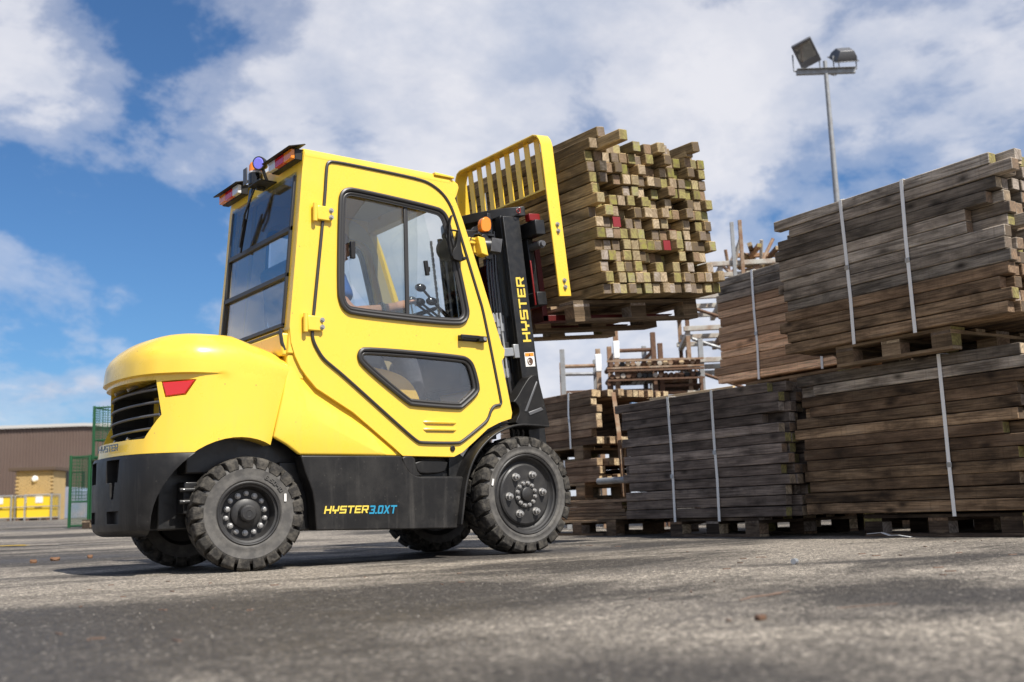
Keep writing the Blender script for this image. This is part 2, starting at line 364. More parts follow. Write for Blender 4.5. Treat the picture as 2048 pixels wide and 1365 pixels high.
    def ball(s, c, r, sc=(1, 1, 1), seg=16):
        g = bmesh.ops.create_uvsphere(s.bm, u_segments=seg, v_segments=max(6, seg//2), radius=r)
        bmesh.ops.transform(s.bm, matrix=Matrix.Translation(c) @ Matrix.Diagonal((*sc, 1)), verts=g['verts']); return s
    def cyl(s, a, b, r, n=16, r2=None): return s.tube([a, b], [r, r if r2 is None else r2], n)
def obj(name, mb, m, parent=None, bevel=0, smooth=False, seg=2, loc=None, M=None):
    bmesh.ops.recalc_face_normals(mb.bm, faces=mb.bm.faces)
    me = bpy.data.meshes.new(name); mb.bm.to_mesh(me); mb.bm.free()
    for mm in (m if isinstance(m, (list, tuple)) else [m]): me.materials.append(MAT[mm])
    return objm(name, me, parent, bevel, smooth, seg, loc, M)
def objm(name, me, parent=None, bevel=0, smooth=False, seg=2, loc=None, M=None):
    o = bpy.data.objects.new(name, me); COL.objects.link(o)
    if parent: o.parent = parent
    if M is not None: o.matrix_local = M
    elif loc is not None: o.location = loc
    if smooth:
        for p in me.polygons: p.use_smooth = True
        try: me.set_sharp_from_angle(angle=R(smooth if smooth > 1 else 40))
        except Exception: pass
    if bevel:
        b = o.modifiers.new('bevel', 'BEVEL'); b.width = bevel; b.segments = seg; b.limit_method = 'ANGLE'; b.angle_limit = R(38)
        b.harden_normals = False
        for p in me.polygons: p.use_smooth = True
        try: me.set_sharp_from_angle(angle=R(50))
        except Exception: pass
    return o
def tag(o, label, cat, group=None, kind=None):
    if label: o['label'] = label
    if cat: o['category'] = cat
    if group: o['group'] = group
    if kind: o['kind'] = kind
    return o
def thing(name, label, cat, loc=(0, 0, 0), rotz=0, group=None, M=None):
    o = bpy.data.objects.new(name, None); COL.objects.link(o); o.empty_display_size = .2
    if M is not None: o.matrix_world = M
    else: o.location = loc; o.rotation_euler = (0, 0, rotz)
    return tag(o, label, cat, group)
def cut(o, *cutters):
    """boolean difference, baked into the mesh"""
    for mb in cutters:
        bmesh.ops.recalc_face_normals(mb.bm, faces=mb.bm.faces)
        me = bpy.data.meshes.new('tmp'); mb.bm.to_mesh(me); mb.bm.free()
        c = bpy.data.objects.new('tmp', me); COL.objects.link(c)
        bo = o.modifiers.new('b', 'BOOLEAN'); bo.operation = 'DIFFERENCE'; bo.object = c; bo.solver = 'EXACT'
        bpy.context.view_layer.update()
        dg = bpy.context.evaluated_depsgraph_get()
        nm = bpy.data.meshes.new_from_object(o.evaluated_get(dg)); old = o.data; nm.name = old.name
        o.modifiers.clear(); o.data = nm; bpy.data.meshes.remove(old); bpy.data.objects.remove(c); bpy.data.meshes.remove(me)
    return o
def bev(o, w, seg=2, ang=38, smooth=True):
    b = o.modifiers.new('bevel', 'BEVEL'); b.width = w; b.segments = seg; b.limit_method = 'ANGLE'; b.angle_limit = R(ang)
    if smooth:
        for p in o.data.polygons: p.use_smooth = True
        try: o.data.set_sharp_from_angle(angle=R(45))
        except Exception: pass
    return o
def chaikin(p, it=2, closed=True, q=.25):
    for _ in range(it):
        o = []
        n = len(p)
        for i in range(n if closed else n-1):
            a, b = p[i], p[(i+1) % n]
            o.append(tuple(a[k]*(1-q)+b[k]*q for k in range(len(a)))); o.append(tuple(a[k]*q+b[k]*(1-q) for k in range(len(a))))
        if not closed: o = [p[0]] + o + [p[-1]]
        p = o
    return p
def offset(p, d):
    """inset (d>0) of a closed polygon"""
    n = len(p); A = sum(p[i][0]*p[(i+1) % n][1]-p[(i+1) % n][0]*p[i][1] for i in range(n)); sg = 1 if A > 0 else -1
    o = []
    for i in range(n):
        a, b, c = Vector(p[i-1]), Vector(p[i]), Vector(p[(i+1) % n])
        d1 = (b-a).normalized(); d2 = (c-b).normalized(); n1 = Vector((-d1.y, d1.x)); n2 = Vector((-d2.y, d2.x)); m_ = (n1+n2)
        m_ = m_.normalized() if m_.length > 1e-6 else n1
        k = max(.5, m_.dot(n1)); o.append(tuple(b + m_*sg*d/k))
    return o
def Mt(x=0, y=0, z=0): return Matrix.Translation((x, y, z))

GLY = {
 'H': (.92, [(0,0),(.2,0),(.2,.38),(.72,.38),(.72,0),(.92,0),(.92,1),(.72,1),(.72,.6),(.2,.6),(.2,1),(0,1)], []),
 'Y': (.92, [(0,1),(0,.36),(.06,.30),(.36,.30),(.36,0),(.56,0),(.56,.30),(.86,.30),(.92,.36),(.92,1),(.72,1),(.72,.52),(.2,.52),(.2,1)], []),
 'S': (.92, [(0,0),(.86,0),(.92,.06),(.92,.54),(.86,.6),(.2,.6),(.2,.8),(.92,.8),(.92,1),(.06,1),(0,.94),(0,.46),(.06,.4),(.72,.4),(.72,.2),(0,.2)], []),
 'T': (.92, [(0,1),(0,.8),(.36,.8),(.36,0),(.56,0),(.56,.8),(.92,.8),(.92,1)], []),
 'E': (.86, [(0,0),(.86,0),(.86,.2),(.2,.2),(.2,.4),(.78,.4),(.78,.6),(.2,.6),(.2,.8),(.86,.8),(.86,1),(0,1)], []),
 'R': (.92, [(0,0),(.2,0),(.2,.36),(.48,.36),(.68,0),(.92,0),(.72,.36),(.86,.38),(.92,.44),(.92,.94),(.86,1),(0,1)], [[(.2,.55),(.72,.55),(.72,.81),(.2,.81)]]),
 '3': (.80, [(0,0),(.7,0),(.8,.1),(.8,.44),(.72,.5),(.8,.56),(.8,.9),(.7,1),(0,1),(0,.8),(.58,.8),(.58,.6),(.22,.6),(.22,.4),(.58,.4),(.58,.2),(0,.2)], []),
 '.': (.22, [(0,0),(.22,0),(.22,.2),(0,.2)], []),
 '0': (.80, [(.1,0),(.7,0),(.8,.1),(.8,.9),(.7,1),(.1,1),(0,.9),(0,.1)], [[(.22,.2),(.58,.2),(.58,.8),(.22,.8)]]),
 'X': (.92, [(0,0),(.25,0),(.46,.33),(.67,0),(.92,0),(.6,.5),(.92,1),(.67,1),(.46,.67),(.25,1),(0,1),(.32,.5)], []),
 '6': (.80, [(.1,0),(.7,0),(.8,.1),(.8,.55),(.72,.62),(.2,.62),(.2,.82),(.78,.82),(.78,1),(.1,1),(0,.9),(0,.1)], [[(.2,.18),(.6,.18),(.6,.44),(.2,.44)]]),
 '5': (.80, [(0,0),(.7,0),(.8,.1),(.8,.55),(.72,.62),(.2,.62),(.2,.8),(.78,.8),(.78,1),(0,1),(0,.44),(.6,.44),(.6,.18),(0,.18)], []),
 '-': (.5, [(0,.4),(.5,.4),(.5,.58),(0,.58)], []),
 '1': (.30, [(.08,0),(.30,0),(.30,1),(.1,1),(0,.85),(.08,.8)], []),
}
def text_mb(txt, h, M, shear=.0, gap=.16, wid=1.0, thick=.0012, mb=None):
    mb = mb or MB(); x = 0
    for ch in txt:
        w, out, holes = GLY[ch]
        f = lambda p: ((x+p[0]*wid+p[1]*shear)*h, p[1]*h)
        mb.prism([f(p) for p in out], 2, 0, thick, [[f(p) for p in hl] for hl in holes], M=M); x += (w*wid+gap)
    return mb
def basis(o, ex, ey, ez):
    return Matrix(((ex[0], ey[0], ez[0], o[0]), (ex[1], ey[1], ez[1], o[1]), (ex[2], ey[2], ez[2], o[2]), (0, 0, 0, 1)))

# ------------------------------------------------------------------ ground
GP = [(-1e9, 0), (4, 0), (14, .24), (39, .52), (90, 1.15), (400, 4)]
def gz(y):
    for (a, za), (b, zb) in zip(GP, GP[1:]):
        if y <= b:
            if a < -1e8: return 0.
            return za + (zb-za)*(y-a)/(b-a)
    return 4
def ground():
    ys = [-60, -30, -15, -8, -4, 0, 4] + [4+i for i in range(1, 12)] + [20, 25, 30, 39, 50, 65, 90, 150, 250, 400, 900]
    xs = [-700, -200, -60, -30, -15, -8, -4, 0, 4, 8, 15, 30, 60, 120, 300, 700, 1200]
    bm = bmesh.new(); g = [[bm.verts.new((x, y, gz(y))) for x in xs] for y in ys]
    for i in range(len(ys)-1):
        for j in range(len(xs)-1): bm.faces.new((g[i][j], g[i][j+1], g[i+1][j+1], g[i+1][j]))
    mb = MB(); mb.bm.free(); mb.bm = bm
    o = obj('ground', mb, 'asphalt'); o['kind'] = 'structure'
ground()

# ------------------------------------------------------------------ timber packs, pallets
SEC = .073; PITCH = .0762
def timber_mesh(name, length, material, w=SEC, h=.0728, wob=.0):
    mb = MB(); mb.box(-w/2, w/2, -length/2, length/2, -h/2, h/2)
    bmesh.ops.bevel(mb.bm, geom=mb.bm.edges[:], offset=.0042, segments=1, affect='EDGES')
    bmesh.ops.recalc_face_normals(mb.bm, faces=mb.bm.faces)
    me = bpy.data.meshes.new(name); mb.bm.to_mesh(me); mb.bm.free(); me.materials.append(MAT[material]); return me
_tm = {}
def tmesh(mname, length=1.74):
    k = (mname, length)
    if k not in _tm: _tm[k] = timber_mesh('timber', length, mname)
    return _tm[k]
def pack(label, M, rows, cols, mats, length=1.74, group=None, full=True, jit=.018, big=.12, straps=(), top=0, shorts=(), strap_thick=.0035, gaps=0., topfront=True):
    """local x: depth (front face at x=0), local y: along the timbers, z up"""
    t = thing('timber_pack', label, 'timber pack', M=M, group=group)
    for r in range(rows):
        rm = mats(r) if callable(mats) else mats
        for c in range(cols):
            if not full and not (c == 0 or c == cols-1 or r == 0 or r == rows-1): continue
            ln = length; y = random.gauss(0, jit)
            if random.random() < big: y += random.choice((-1, 1))*random.uniform(.03, .10)
            for (rr, cc, ll, yy) in shorts:
                if rr == r and cc == c: ln = ll; y = yy
            if gaps and c > 0 and 0 < r < rows-1 and random.random() < gaps: y += random.uniform(.05, .16)
            o = objm('timber', tmesh(rm, ln), t)
            o.location = (PITCH*c+SEC/2+random.uniform(-.0035, .0035), y, PITCH*r+SEC/2+random.uniform(-.0012, .0012))
            o.rotation_euler = (random.uniform(-.0015, .0015), random.uniform(-.014, .014), random.uniform(-.003, .003))
            o.scale = (random.uniform(.90, 1.0), 1, random.uniform(.955, 1.0))
    H = PITCH*rows; D = PITCH*cols
    for k in range(top):
        o = objm('timber', tmesh(mats(rows) if callable(mats) else mats, length), t)
        o.location = (SEC/2+PITCH*k*1.05+.0, random.gauss(0, .06), H+SEC/2); o.rotation_euler = (0, 0, random.uniform(-.01, .01))
    for (y, z0) in straps:
        w = .013; mb = MB(); e = strap_thick
        pts = [(-e, z0), (-e-.004*random.random(), H*.3), (-e, H*.6), (-e, H+(SEC if False else 0)), (.03, H+e), (D-.02, H+e), (D+e, H), (D+e, 0)]
        ys_ = [y+random.uniform(-.010, .010) for _ in pts]
        for i in range(len(pts)-1):
            a, b = pts[i], pts[i+1]; dx, dz = b[0]-a[0], b[1]-a[1]; l = math.hypot(dx, dz); nx, nz = -dz/l*.002, dx/l*.002
            v = [mb.bm.verts.new(q) for q in ((a[0], ys_[i]-w, a[1]), (a[0], ys_[i]+w, a[1]), (b[0], ys_[i+1]+w, b[1]), (b[0], ys_[i+1]-w, b[1]))]
            v2 = [mb.bm.verts.new((q.co.x+nx, q.co.y, q.co.z+nz)) for q in v]
            mb.bm.faces.new(v); mb.bm.faces.new(v2[::-1])
            for k in range(4): mb.bm.faces.new((v[k], v[(k+1) % 4], v2[(k+1) % 4], v2[k]))
        sp_ = obj('strap', mb, 'strap_white', t)
        mb = MB(); bz_ = random.uniform(.25, .5)*H; mb.box(-e-.007, -e+.001, y-w-.004, y+w+.004, bz_, bz_+.032); obj('strap_clip', mb, 'zinc', sp_, bevel=.002)
    return t
_pm = {}
def pmesh(key, sx, sy, sz, m='wood_pallet'):
    # long boards run along local Y so that the grain follows them
    if key not in _pm:
        mb = MB(); mb.box(-sx/2, sx/2, -sy/2, sy/2, -sz/2, sz/2)
        bmesh.ops.bevel(mb.bm, geom=mb.bm.edges[:], offset=.002, segments=1, affect='EDGES')
        me = bpy.data.meshes.new(key[0]); mb.bm.to_mesh(me); mb.bm.free(); me.materials.append(MAT[m]); _pm[key] = me
    return _pm[key]
def pallet(label, M, group=None, m='wood_pallet', W=.8, LEN=1.2):
    """local x is the 1.2 m length, y the 0.8 m width, bottom at z=0"""
    t = thing('pallet', label, 'pallet', M=M, group=group)
    for y, w in ((-W/2+.05, .10), (0, .145), (W/2-.05, .10)):
        o = objm('bottom_board', pmesh(('bottom_board', w, LEN, m), w, LEN, .022, m), t); o.location = (0, y, .011); o.rotation_euler = (0, 0, R(90))
        for x in (-LEN/2+.0725, 0, LEN/2-.0725):
            o = objm('block', pmesh(('block', w, m), w, .145, .078, m), t); o.location = (x, y, .022+.039); o.rotation_euler = (0, 0, R(90))
    for x in (-LEN/2+.0725, 0, LEN/2-.0725):
        o = objm('cross_board', pmesh(('cross_board', W, m), .145, W, .022, m), t); o.location = (x, 0, .111)
    for k in range(5):
        w = .145 if k % 2 == 0 else .10
        o = objm('deck_board', pmesh(('deck_board', w, LEN, m), w, LEN, .022, m), t); o.location = (0, -W/2+.0725+(W-.145)*k/4, .133); o.rotation_euler = (0, 0, R(90))
    return t

DP = R(-4.317)
def SM(n, s, z, extra=0):   # the grid of the stacked timber yard
    nx, ny = math.cos(DP), math.sin(DP)
    return Matrix.Translation((nx*n - ny*s, ny*n + nx*s, z)) @ Matrix.Rotation(DP+extra, 4, 'Z')
G1 = 'strapped packs of square timbers stacked in the yard'
# lower right pack B on the ground pallets
pack('brown timber pack at the bottom right, lying on dark pallets with one white strap', SM(4.12, -1.43, .158), 13, 15,
     lambda r: 'wood_brown' if r < 11 else 'wood_grey', full=True, straps=[(-.33, -.03)], jit=.03, big=.35, group=G1,
     shorts=[(4, 0, 1.62, .02), (6, 0, 1.55, .06), (9, 0, 1.60, -.03), (2, 0, 1.6, .02)])
pack('grey brown timber pack at the top right with two white straps', SM(3.97, -1.50, 1.305), 13, 15,
     lambda r: 'wood_grey' if r > 3 else 'wood_brown', full=True, straps=[(.27, -.02), (-.21, -.02)], big=.22, group=G1, gaps=.12,
     shorts=[(8, 0, 1.52, .12), (7, 0, 1.52, .12), (9, 0, 1.70, .06)])
pack('dark grey timber pack at lower centre with ragged ends and two white straps', SM(4.02, .44, .150, R(1.5)), 13, 15,
     'wood_dark', full=True, straps=[(.29, -.03), (-.21, -.03)], jit=.035, big=.35, length=1.78, group=G1,
     shorts=[(9, 0, 1.55, .06)])
# second row behind
pack('orange brown timber pack standing behind the two front stacks', SM(5.21, .46, 1.37), 13, 15,
     lambda r: 'wood_fresh' if r < 10 else 'wood_grey', full=True, straps=[(.38, -.02), (-.35, -.02)], big=.25, group=G1)
pack('lower timber pack in the second row hidden under the orange brown one', SM(5.21, .46, .158), 13, 15, 'wood_brown', full=False, group=G1)
# third, farther stack seen right behind the front wheel
pack('far timber pack behind the front wheel, upper one with pale ends and two straps', SM(4.35, 3.02, .86), 7, 12,
     lambda r: 'wood_rear', full=False, straps=[(.42, -.02), (-.42, -.02)], big=.3, gaps=.2, group=G1)
pack('low far timber pack behind the front wheel, under the upper one', SM(4.35, 3.02, .50), 3, 12, 'wood_rear', full=False, straps=[(-.3, -.02)], big=.4, group=G1, gaps=.2)
G2 = 'wooden pallets under the stacked timber packs'
pallet('pallet under the grey brown pack at the top right', SM(4.57, -1.48, 1.155, R(90)), G2, LEN=.9, W=1.1)
pallet('pallet on the ground under the brown pack at the bottom right', SM(4.72, -1.60, 0, R(90)), G2, 'wood_shaded', LEN=1.15, W=1.1)
pallet('pallet on the ground under the dark grey pack', SM(4.6, .34, 0, R(90)), G2, 'wood_shaded', LEN=1.0, W=1.1)
pallet('pallet under the orange brown pack of the second row', SM(5.80, .46, 1.20, R(90)), G2, W=1.1)
pallet('pallet on the ground in the second row behind the front stacks', SM(5.80, .46, 0.008, R(90)), G2, 'wood_shaded', W=1.1)
pallet('pallet between the two far timber packs behind the front wheel', SM(4.85, 3.0, .715, R(90)), G2, W=1.0)
pallet('pallet high under the low far timber pack', SM(4.85, 3.0, .355, R(90)), G2, W=1.0)
pallet('empty pallet in the middle of the far pallet pile', SM(4.85, 3.0, .21, R(90)), G2, W=1.0)
pallet('bottom pallet of the far pile, on the ground right of the front wheel', SM(4.7, 2.35, 0, R(90)), G2, 'wood_brown', W=1.0)
# boards lying low between the far pile and the dark grey pack
t = thing('board_stack', 'low stack of thin weathered boards on the pallet right of the front wheel', 'board stack', M=SM(4.25, 2.35, .145))
for r in range(6):
    for c in range(4):
        o = objm('board', tmesh('wood_rear' if r % 2 else 'wood_brown', 1.5), t); o.scale = (1.9, random.uniform(.9, 1.0), .40)
        o.location = (.08+c*.16, random.gauss(0, .05), .016+r*.031)
# pale battens with blue tips on top of the dark pack
t = thing('batten_bundle', 'pale thin battens with blue tips lying on the dark grey pack', 'batten bundle', M=SM(4.45, 1.25, 1.151, R(4)))
for k in range(7):
    mb = MB(); mb.box(-.016, .016, -.5, .5, -.012, .012); o = obj('batten', mb, 'pale_timber', t, bevel=.002)
    o.location = (.05+(k % 3)*.04, -.25 if k > 3 else -.02+random.uniform(-.02, .02), .013+(k//3)*.026)
mb = MB(); mb.box(.02, .16, .475, .50, .002, .062); obj('end_wrap', mb, 'blue_wrap', t)
# loose strap on the ground
mb = MB(); mb.ribbon([(0, 0), (.09, .012), (.16, .010), (.22, .028), (.33, .020)], 0, -.015, .015, .003)
o = obj('loose_strap', mb, 'strap_white', M=SM(4.02, -1.5, .004)); tag(o, 'loose white strap end lying on the ground before the brown pack', 'strap')

# ------------------------------------------------------------------ forklift
MY = Matrix.Diagonal((1, -1, 1, 1))
FL = thing('forklift', 'yellow and black forklift truck with closed cab lifting a timber pack', 'forklift')
MST = Mt(1.75, 0, .35) @ Matrix.Rotation(R(-6.0), 4, 'Y')      # the tilted mast: x' forward, z' up
FRAME = [(.316,2.325),(1.301,2.318),(1.359,2.263),(1.326,2.19),(1.385,2.048),(1.523,1.666),(1.654,1.281),(1.676,1.251),(1.67,1.204),(1.65,1.18),(1.717,.858),(1.708,.821),(1.623,.797),(1.527,.755),(1.431,.681),(1.338,.612),(1.276,.585),(.923,.59),(.865,.638),(.608,.831),(.385,.956),(.325,1.02),(.291,1.064),(.258,1.128),(.235,1.2),(.226,1.293),(.278,1.863),(.303,2.185)]
DOOR = [(.452,2.225),(.462,2.255),(.496,2.266),(.791,2.263),(1.081,2.256),(1.159,2.237),(1.231,2.198),(1.281,2.145),(1.319,2.071),(1.397,1.837),(1.489,1.562),(1.516,1.485),(1.628,.94),(1.631,.905),(1.60,.900),(1.575,.894),(1.552,.869),(1.528,.81),(1.479,.773),(1.33,.673),(1.30,.665),(1.05,.665),(1.02,.672),(.91,.753),(.548,1.033),(.48,1.08),(.423,1.121),(.389,1.169),(.363,1.217),(.357,1.259),(.366,1.357),(.438,2.008)]
WIN1 = [(.523,2.047),(.539,2.094),(.572,2.12),(.63,2.13),(1.185,2.102),(1.235,2.084),(1.267,2.051),(1.29,1.984),(1.404,1.497),(1.406,1.442),(1.382,1.399),(1.315,1.369),(.611,1.378),(.558,1.396),(.524,1.439),(.509,1.512)]
WIN2 = [(.631,1.147),(.644,1.185),(.686,1.205),(1.335,1.196),(1.393,1.181),(1.433,1.14),(1.469,1.004),(1.456,.964),(1.343,.875),(1.318,.865),(.99,.876),(.956,.884),(.652,1.097)]
FR = [p for p in FRAME]
DR = chaikin(DOOR, 2); W1 = chaikin(WIN1, 2); W2 = chaikin(WIN2, 2)
FRo = [(.316,2.285)] + [(1.29,2.285)] + FR[2:]
def side(sgn, label_door=None):
    q = lambda y: sgn*y
    mb = MB(); mb.prism(FRo, 1, q(-.522), q(-.455), [offset(DR, -.004)])
    obj('cab_side_frame', mb, 'yellow_paint', FL, bevel=.009, seg=3)
    mb = MB(); mb.prism(offset(DR, .006), 1, q(-.526), q(-.490), [offset(W1, .008), offset(W2, .006)])
    dr = obj('door', mb, 'yellow_paint', FL, bevel=.005)
    mb = MB(); mb.tube([(x, q(-.527), z) for x, z in DR], .0095, 8, True); obj('door_seal', mb, 'seal_rubber', dr, smooth=True)
    for W, wd_, nm in ((W1, .014, 'window_gasket'), (W2, .012, 'window_gasket')):
        mb = MB(); mb.tube([(x, q(-.533), z) for x, z in offset(W, .010)], .0125, 8, True)
        mb.tube([(x, q(-.524), z) for x, z in offset(W, .031)], .011, 8, True)
        mb.prism(offset(W, .004), 1, q(-.529), q(-.520), [offset(W, .046 if W is W1 else .036)])
        obj(nm, mb, 'seal_rubber', dr, smooth=True)
    mb = MB(); mb.prism(offset(W2, .03), 1, q(-.517), q(-.512)); obj('lower_glass', mb, 'glass_lower', dr)
    # sliding upper window: rear pane, front pane, middle bar
    i1 = offset(W1, .034)
    zs = lambda x, P: [z for z in P]
    mb = MB(); mb.box(.965, .990, q(-.520), q(-.506), 1.395, 2.09); obj('window_bar', mb, 'seal_rubber', dr, bevel=.003)
    rear = [(p[0], p[1]) for p in i1 if p[0] < .975] 
    rear = sorted(rear, key=lambda p: math.atan2(p[1]-1.75, p[0]-.80)); rear = [p for p in rear]
    mb = MB(); mb.prism(chaikin([(.585,1.405),(1.03,1.40),(1.05,1.43),(1.07,2.02),(1.05,2.085),(.60,2.10),(.572,2.06),(.572,1.43)], 1), 1, q(-.503), q(-.499)); obj('sliding_pane', mb, 'glass_sliding', dr)
    mb = MB(); mb.prism(chaikin([(.60,1.412),(1.19,1.40),(1.225,1.43),(1.225,1.50),(1.12,2.03),(1.07,2.075),(.60,2.085)], 1), 1, q(-.513), q(-.509)); obj('front_pane', mb, 'glass_clear', dr)
    mb = MB(); mb.box(.60, .628, q(-.513), q(-.535), 1.71, 1.81); obj('window_latch', mb, 'black_plastic', dr, bevel=.003)
    mb = MB(); mb.box(1.10, 1.125, q(-.512), q(-.53), 1.665, 1.755, M=Mt(1.11, 0, 1.71) @ Matrix.Rotation(R(-8), 4, 'Y') @ Mt(-1.11, 0, -1.71)); mb.box(1.12, 1.137, q(-.512), q(-.527), 1.69, 1.72)
    obj('window_latch', mb, 'black_plastic', dr, bevel=.003)
    # louvre slots
    for z in (.786, .744):
        mb = MB(); mb.tube([(1.067, q(-.520), z), (1.085, q(-.530), z), (1.27, q(-.530), z), (1.288, q(-.520), z)], .010, 8, flat=1.)
        obj('louvre', mb, 'yellow_paint', dr, smooth=True)
        mb = MB(); mb.box(1.08, 1.275, q(-.5285), q(-.525), z-.012, z-.006); obj('louvre_slot', mb, 'black_gloss', dr)
    # hinges
    for (zc, xs_) in ((1.945, .37), (1.312, .310)):
        mb = MB(); mb.box(xs_+.012, xs_+.105, q(-.522), q(-.548), zc-.042, zc+.042); h = obj('hinge', mb, 'yellow_paint', dr, bevel=.006)
        mb = MB(); mb.cyl((xs_, q(-.545), zc-.052), (xs_, q(-.545), zc+.050), .013, 14); obj('hinge_pin', mb, 'yellow_paint', dr, smooth=True)
        mb = MB()
        for dz in (-.020, .020):
            mb.cyl((xs_+.098, q(-.546), zc+dz), (xs_+.098, q(-.553), zc+dz), .014, 16); mb.cyl((xs_+.098, q(-.552), zc+dz), (xs_+.098, q(-.561), zc+dz), .008, 6)
        obj('hinge_bolt', mb, 'steel', dr, smooth=True)
    # handle
    mb = MB(); mb.box(1.322, 1.515, q(-.526), q(-.535), 1.283, 1.318); mb.box(1.322, 1.345, q(-.53), q(-.565), 1.288, 1.314); mb.box(1.322, 1.46, q(-.552), q(-.566), 1.296, 1.318); mb.box(1.455, 1.515, q(-.53), q(-.562), 1.283, 1.318)
    h = obj('door_handle', mb, 'black_plastic', dr, bevel=.004)
    mb = MB(); mb.cyl((1.497, q(-.560), 1.301), (1.497, q(-.567), 1.301), .012, 16); obj('lock', mb, 'steel', dr, smooth=True)
    # body side panel between counterweight and cab
    bot = [(.130,.683),(.205,.645),(.277,.592),(.923,.592)]
    mb = MB(); b = mb.bm
    P = {k: b.verts.new(v) for k, v in dict(a=(.236, q(-.500), 1.122), a2=(.192, q(-.522), .93), b=(.132, q(-.530), .684), c=(.205, q(-.534), .645), d=(.277, q(-.538), .592), e=(.80, q(-.538), .592), f=(.945, q(-.490), .592), g=(.90, q(-.488), .640), h=(.64, q(-.488), .833), i=(.41, q(-.488), .970), j=(.31, q(-.488), 1.07), k=(.32, q(-.532), .82)).items()}
    F = lambda s_: b.faces.new([P[c_] if c_ != '2' else P['a2'] for c_ in s_])
    b.faces.new((P['a'], P['a2'], P['k'], P['i'], P['j'])); b.faces.new((P['a2'], P['b'], P['c'], P['k'])); b.faces.new((P['k'], P['c'], P['d'], P['e'])); b.faces.new((P['k'], P['e'], P['h'], P['i'])); b.faces.new((P['e'], P['f'], P['g'], P['h']))
    bmesh.ops.triangulate(b, faces=b.faces[:])
    o = obj('side_panel', mb, 'yellow_paint', FL); sd = o.modifiers.new('s', 'SOLIDIFY'); sd.thickness = .03; sd.offset = -1 if sgn > 0 else -1
    bv = o.modifiers.new('b', 'BEVEL'); bv.width = .012; bv.segments = 3; bv.limit_method = 'ANGLE'; bv.angle_limit = R(4)
    for p in o.data.polygons: p.use_smooth = True
    # lower yellow part of the cab side and the wheel arch behind the door
    mb = MB(); mb.prism([(.86,.60),(.93,.588),(1.27,.582),(1.338,.612),(1.431,.681),(1.60,.79),(1.60,.83),(1.5,.80),(1.32,.69),(1.0,.69)], 1, q(-.505), q(-.40)); obj('sill_panel', mb, 'yellow_paint', FL, bevel=.006)
    mb = MB(); mb.cyl((1.265, q(-.505), .633), (1.265, q(-.530), .633), .017, 18); obj('plug', mb, 'black_plastic', FL, bevel=.003)
    # black skirt with step
    sk = [(.277,.588),(.899,.588),(.905,.565),(.921,.537),(.940,.508),(.963,.488),(.995,.474),(1.033,.468),(1.327,.464),(1.329,.404),(1.318,.29),(1.305,.215),(1.290,.185),(1.265,.168),(.9,.176),(.364,.190),(.355,.326),(.342,.40),(.322,.45),(.300,.50)]
    mb = MB(); mb.prism(sk, 1, q(-.552), q(-.46)); s_ = obj('lower_skirt', mb, 'black_plastic', FL, bevel=.014, seg=3)
    mb = MB(); mb.prism([(.90,.582),(1.29,.582),(1.31,.47),(1.28,.30),(.96,.47)], 1, q(-.44), q(-.40)); mb.box(.98, 1.315, q(-.548), q(-.42), .452, .470)
    obj('step', mb, 'black_plastic', FL, bevel=.006)
    mb = MB(); mb.prism(chaikin([(.905,.586),(.992,.586),(.998,.53),(1.012,.49),(1.05,.474),(.98,.470),(.94,.505),(.915,.545)], 1), 1, q(-.545), q(-.43)); obj('step_side', mb, 'black_plastic', FL, bevel=.008, seg=3)
    mb = MB(); mb.prism(chaikin([(1.012,.568),(1.25,.568),(1.24,.525),(1.22,.490),(1.06,.484),(1.03,.505)], 1), 1, q(-.50), q(-.43)); obj('step_cup', mb, 'black_plastic', FL, bevel=.008, seg=3)
    # front fender
    fp = chaikin([(1.951,.765),(1.82,.772),(1.715,.772),(1.619,.750),(1.504,.697),(1.402,.607),(1.341,.504),(1.312,.403),(1.295,.302),(1.275,.185)], 2, False)
    mb = MB(); mb.ribbon(fp, 1, q(-.598), q(-.36), -.013); obj('fender', mb, 'black_plastic', FL, bevel=.004)
    inner = [(1.30,.20)] + [(x-.0, z) for x, z in fp[::-1] if z > .2] + [(1.95,.70),(1.80,.74),(1.60,.70),(1.45,.58),(1.38,.40),(1.36,.20)]
    mb = MB(); mb.prism([(1.27,.585),(1.338,.612),(1.431,.681),(1.527,.755),(1.623,.797),(1.74,.805),(1.66,.775),(1.53,.72),(1.42,.62),(1.345,.50),(1.305,.38),(1.27,.38)], 1, q(-.475), q(-.42)); obj('arch_panel', mb, 'black_metal', FL, bevel=.004)
    # mast anchor bracket
    br = chaikin([(1.745,.93),(1.775,.955),(1.84,1.045),(1.885,1.095),(1.925,1.112),(1.957,1.090),(1.965,1.05)], 1, False) + [(2.005,.90),(2.03,.80),(2.03,.782),(1.79,.782),(1.76,.80)] + chaikin([(1.775,.83),(1.795,.86),(1.79,.90),(1.765,.925)], 1, False)
    mb = MB(); mb.prism(br, 1, q(-.50), q(-.40)); o = obj('mast_bracket', mb, 'black_plastic', FL, bevel=.012, seg=3)
    mb = MB(); mb.prism([(1.86,.868),(1.965,.902),(1.985,.885),(1.87,.845)], 1, q(-.505), q(-.49)); mb.prism([(1.83,.87),(1.85,.87),(1.945,1.06),(1.935,1.07)], 1, q(-.505), q(-.49)); obj('bracket_rib', mb, 'grey_metal', o, bevel=.004)
    return dr
door_r = side(1)
side(-1)
